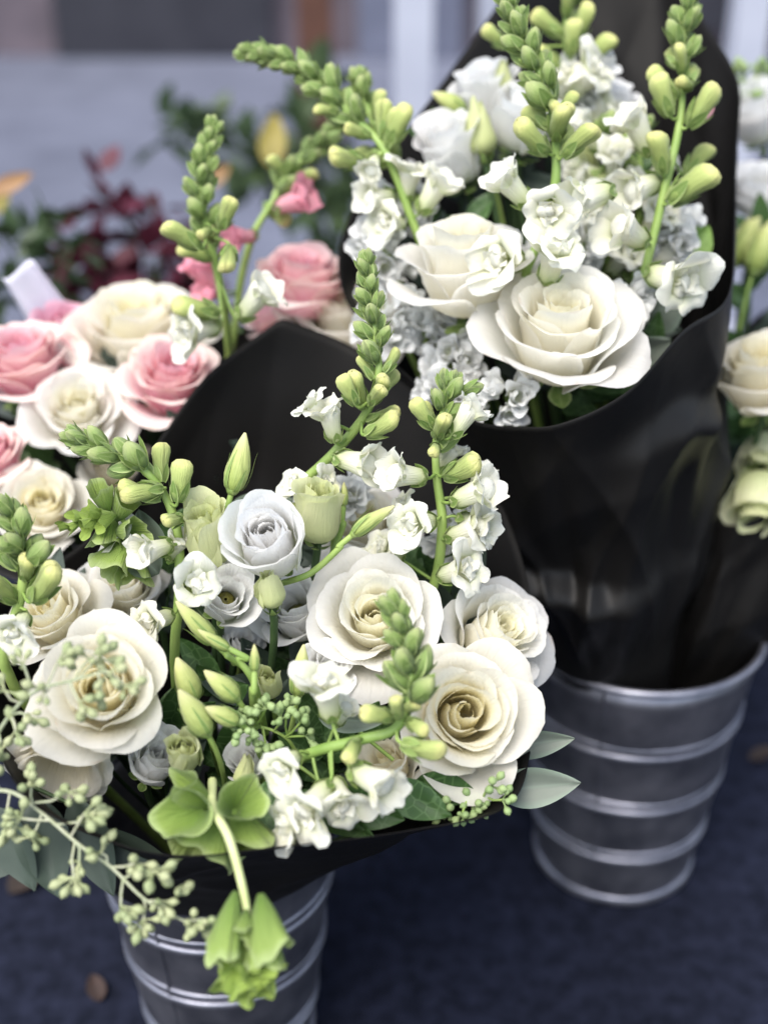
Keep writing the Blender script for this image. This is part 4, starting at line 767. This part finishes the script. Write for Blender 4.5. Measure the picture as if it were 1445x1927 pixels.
# ------------------------------------------------------------------ gauze ribbon
g = G(); U, T = np.meshgrid(np.linspace(-1, 1, 12), np.linspace(0, 1, 14)); a, b = P(35, 506, 1.06), P(125, 640, 1.10)
hw = .0155+.005*T; X = a.x+(b.x-a.x)*T+U*hw*.9; Y = a.y+(b.y-a.y)*T+.01*np.sin(3*U); Z = a.z+(b.z-a.z)*T+U*hw*.5+.0012*np.sin(4*U+2*T)
g.grid(X, Y, Z, T=T, Wd=U); o = put('gauze_ribbon', g.mesh('gauze_ribbon', 'gauze', mloc(-b)), None, mloc(b)); so = o.modifiers.new('thick', 'SOLIDIFY'); so.thickness = .0008
tag(o, 'white gauze ribbon end sticking up behind the far left pink rose', 'ribbon')

# ------------------------------------------------------------------ blurred shrubs behind
def shrub(label, branches, d, mat, lw, seed, name='shrub_branch', stemm='darkstem', n=18, spread=.05, grp=None, foot=None):
    rng = random.Random(seed); root = P(branches[0][0][0], branches[0][0][1], d) if foot is None else foot; mw = mloc(root); inv = mw.inverted()
    r = thing(name, label, 'foliage', mw, grp); gs = G(); gl = G()
    for br in branches:
        pts = catmull([P(x, y, d+rng.uniform(-.03, .03)) for x, y in br], 8)
        low = pts[0]; gs.tube([root]+pts if foot is not None else pts, .002, 6)
        for k in range(n):
            p = pts[min(len(pts)-1, int((k+rng.random())/n*len(pts)))]; dr = Vector([rng.gauss(0, 1) for _ in range(3)]).normalized(); L = lw*rng.uniform(.7, 1.3)
            U, T = np.meshgrid(np.linspace(-1, 1, 5), np.linspace(0, 1, 6)); m = frame(dr, (rng.random(), rng.random(), 1)); p = p+dr*rng.uniform(0, spread)
            hw = L*.3*np.sin(math.pi*T**.8)+.0003; A = np.array(m)
            loc = np.stack([.2*hw*np.abs(U), U*hw, T*L], -1)@A[:3, :3].T+np.array(p); gl.grid(loc[..., 0], loc[..., 1], loc[..., 2], T=T, Wd=U)
    put('branches', gs.mesh('branches', stemm, inv), r); put('foliage', gl.mesh('foliage', mat, inv), r)
shrub('burgundy-leaved shrub branches blurred behind the pink roses', [[(300, 640), (290, 520), (240, 420), (180, 355)], [(300, 640), (290, 560), (300, 460), (285, 370)], [(300, 640), (350, 560), (345, 460)], [(200, 640), (200, 560), (150, 520)], [(100, 620), (120, 520), (110, 440)], [(350, 640), (240, 560), (200, 500)], [(360, 650), (390, 570), (380, 470)]], 1.75, 'red', .045, 1, n=46, spread=.03, foot=P(260, 900, 1.9))
shrub('dark green shrub behind the arching snapdragon, left of the tall black wrap', [[(640, 560), (600, 420), (560, 330)], [(640, 520), (640, 400), (600, 260)], [(640, 420), (590, 300), (560, 240)], [(600, 420), (500, 300), (440, 290)], [(520, 330), (400, 270), (300, 240)], [(520, 330), (420, 260), (340, 235)], [(620, 420), (580, 200), (600, 170)]], 2.3, 'bgleaf', .065, 2, n=26, spread=.045, foot=P(640, 800, 2.4))
shrub('green leafy branches blurred at the left edge', [[(60, 560), (60, 460), (100, 390)], [(60, 560), (20, 470), (0, 440)], [(120, 560), (90, 470), (70, 380)], [(60, 600), (130, 480), (160, 450)], [(0, 600), (10, 540), (30, 520)]], 1.5, 'bgleaf', .038, 3, n=16, spread=.015, foot=P(60, 800, 1.6))
def one_leaf(label, a, b, d, w_, mat, cat='leaf'):
    p0, p1 = P(a[0], a[1], d), P(b[0], b[1], d); o = put('leaf', leaf_mesh((p1-p0).length, w_/FPX*d, -.05, mat), None, leaf_m(p0, p1)); return tag(o, label, cat)
one_leaf('upright yellow leaf blurred behind the pink flowers of the snapdragon', (510, 315), (517, 210), 1.75, 52, 'yellow')
one_leaf('orange-yellow leaf blurred at the left edge above the green branches', (-20, 365), (62, 325), 1.5, 34, 'orange')
one_leaf('small dull orange leaf by the burgundy shrub', (390, 350), (432, 310), 1.7, 30, 'orange')
one_leaf('small yellow leaf under the orange one at the left edge', (-10, 400), (18, 360), 1.5, 30, 'yellow')
one_leaf('thin bud-red petal tip beside the right snapdragon', (1325, 225), (1345, 190), .915, 12, 'hotpink', 'petal')
# fallen leaves on the dark pavement
def fallen(x, y, rz, L, label):
    o = put('fallen_leaf', leaf_mesh(L, L*.55, .12, 'brown', 'fallen_leaf', fold=.3), None, mloc((x, y, .006))@Matrix.Rotation(rz, 4, 'Z')); tag(o, label, 'leaf', 'fallen leaves on the pavement')
def gp(px, py, z=0.0):
    v = P(px, py, 1)-C0; k = (z-HC)/v.z; return C0+v*k
for (a, b), rz, L, lb in (((1408, 1437), .4, .035, 'brown fallen leaf on the dark ground right of the ribbed bucket'), ((190, 1893), 2, .03, 'brown fallen leaf on the ground at the lower left corner'), ((20, 1690), 1, .06, 'reddish brown fallen leaf below the dark eucalyptus leaves at left')):
    q = gp(a, b); fallen(q.x, q.y, rz, L, lb)
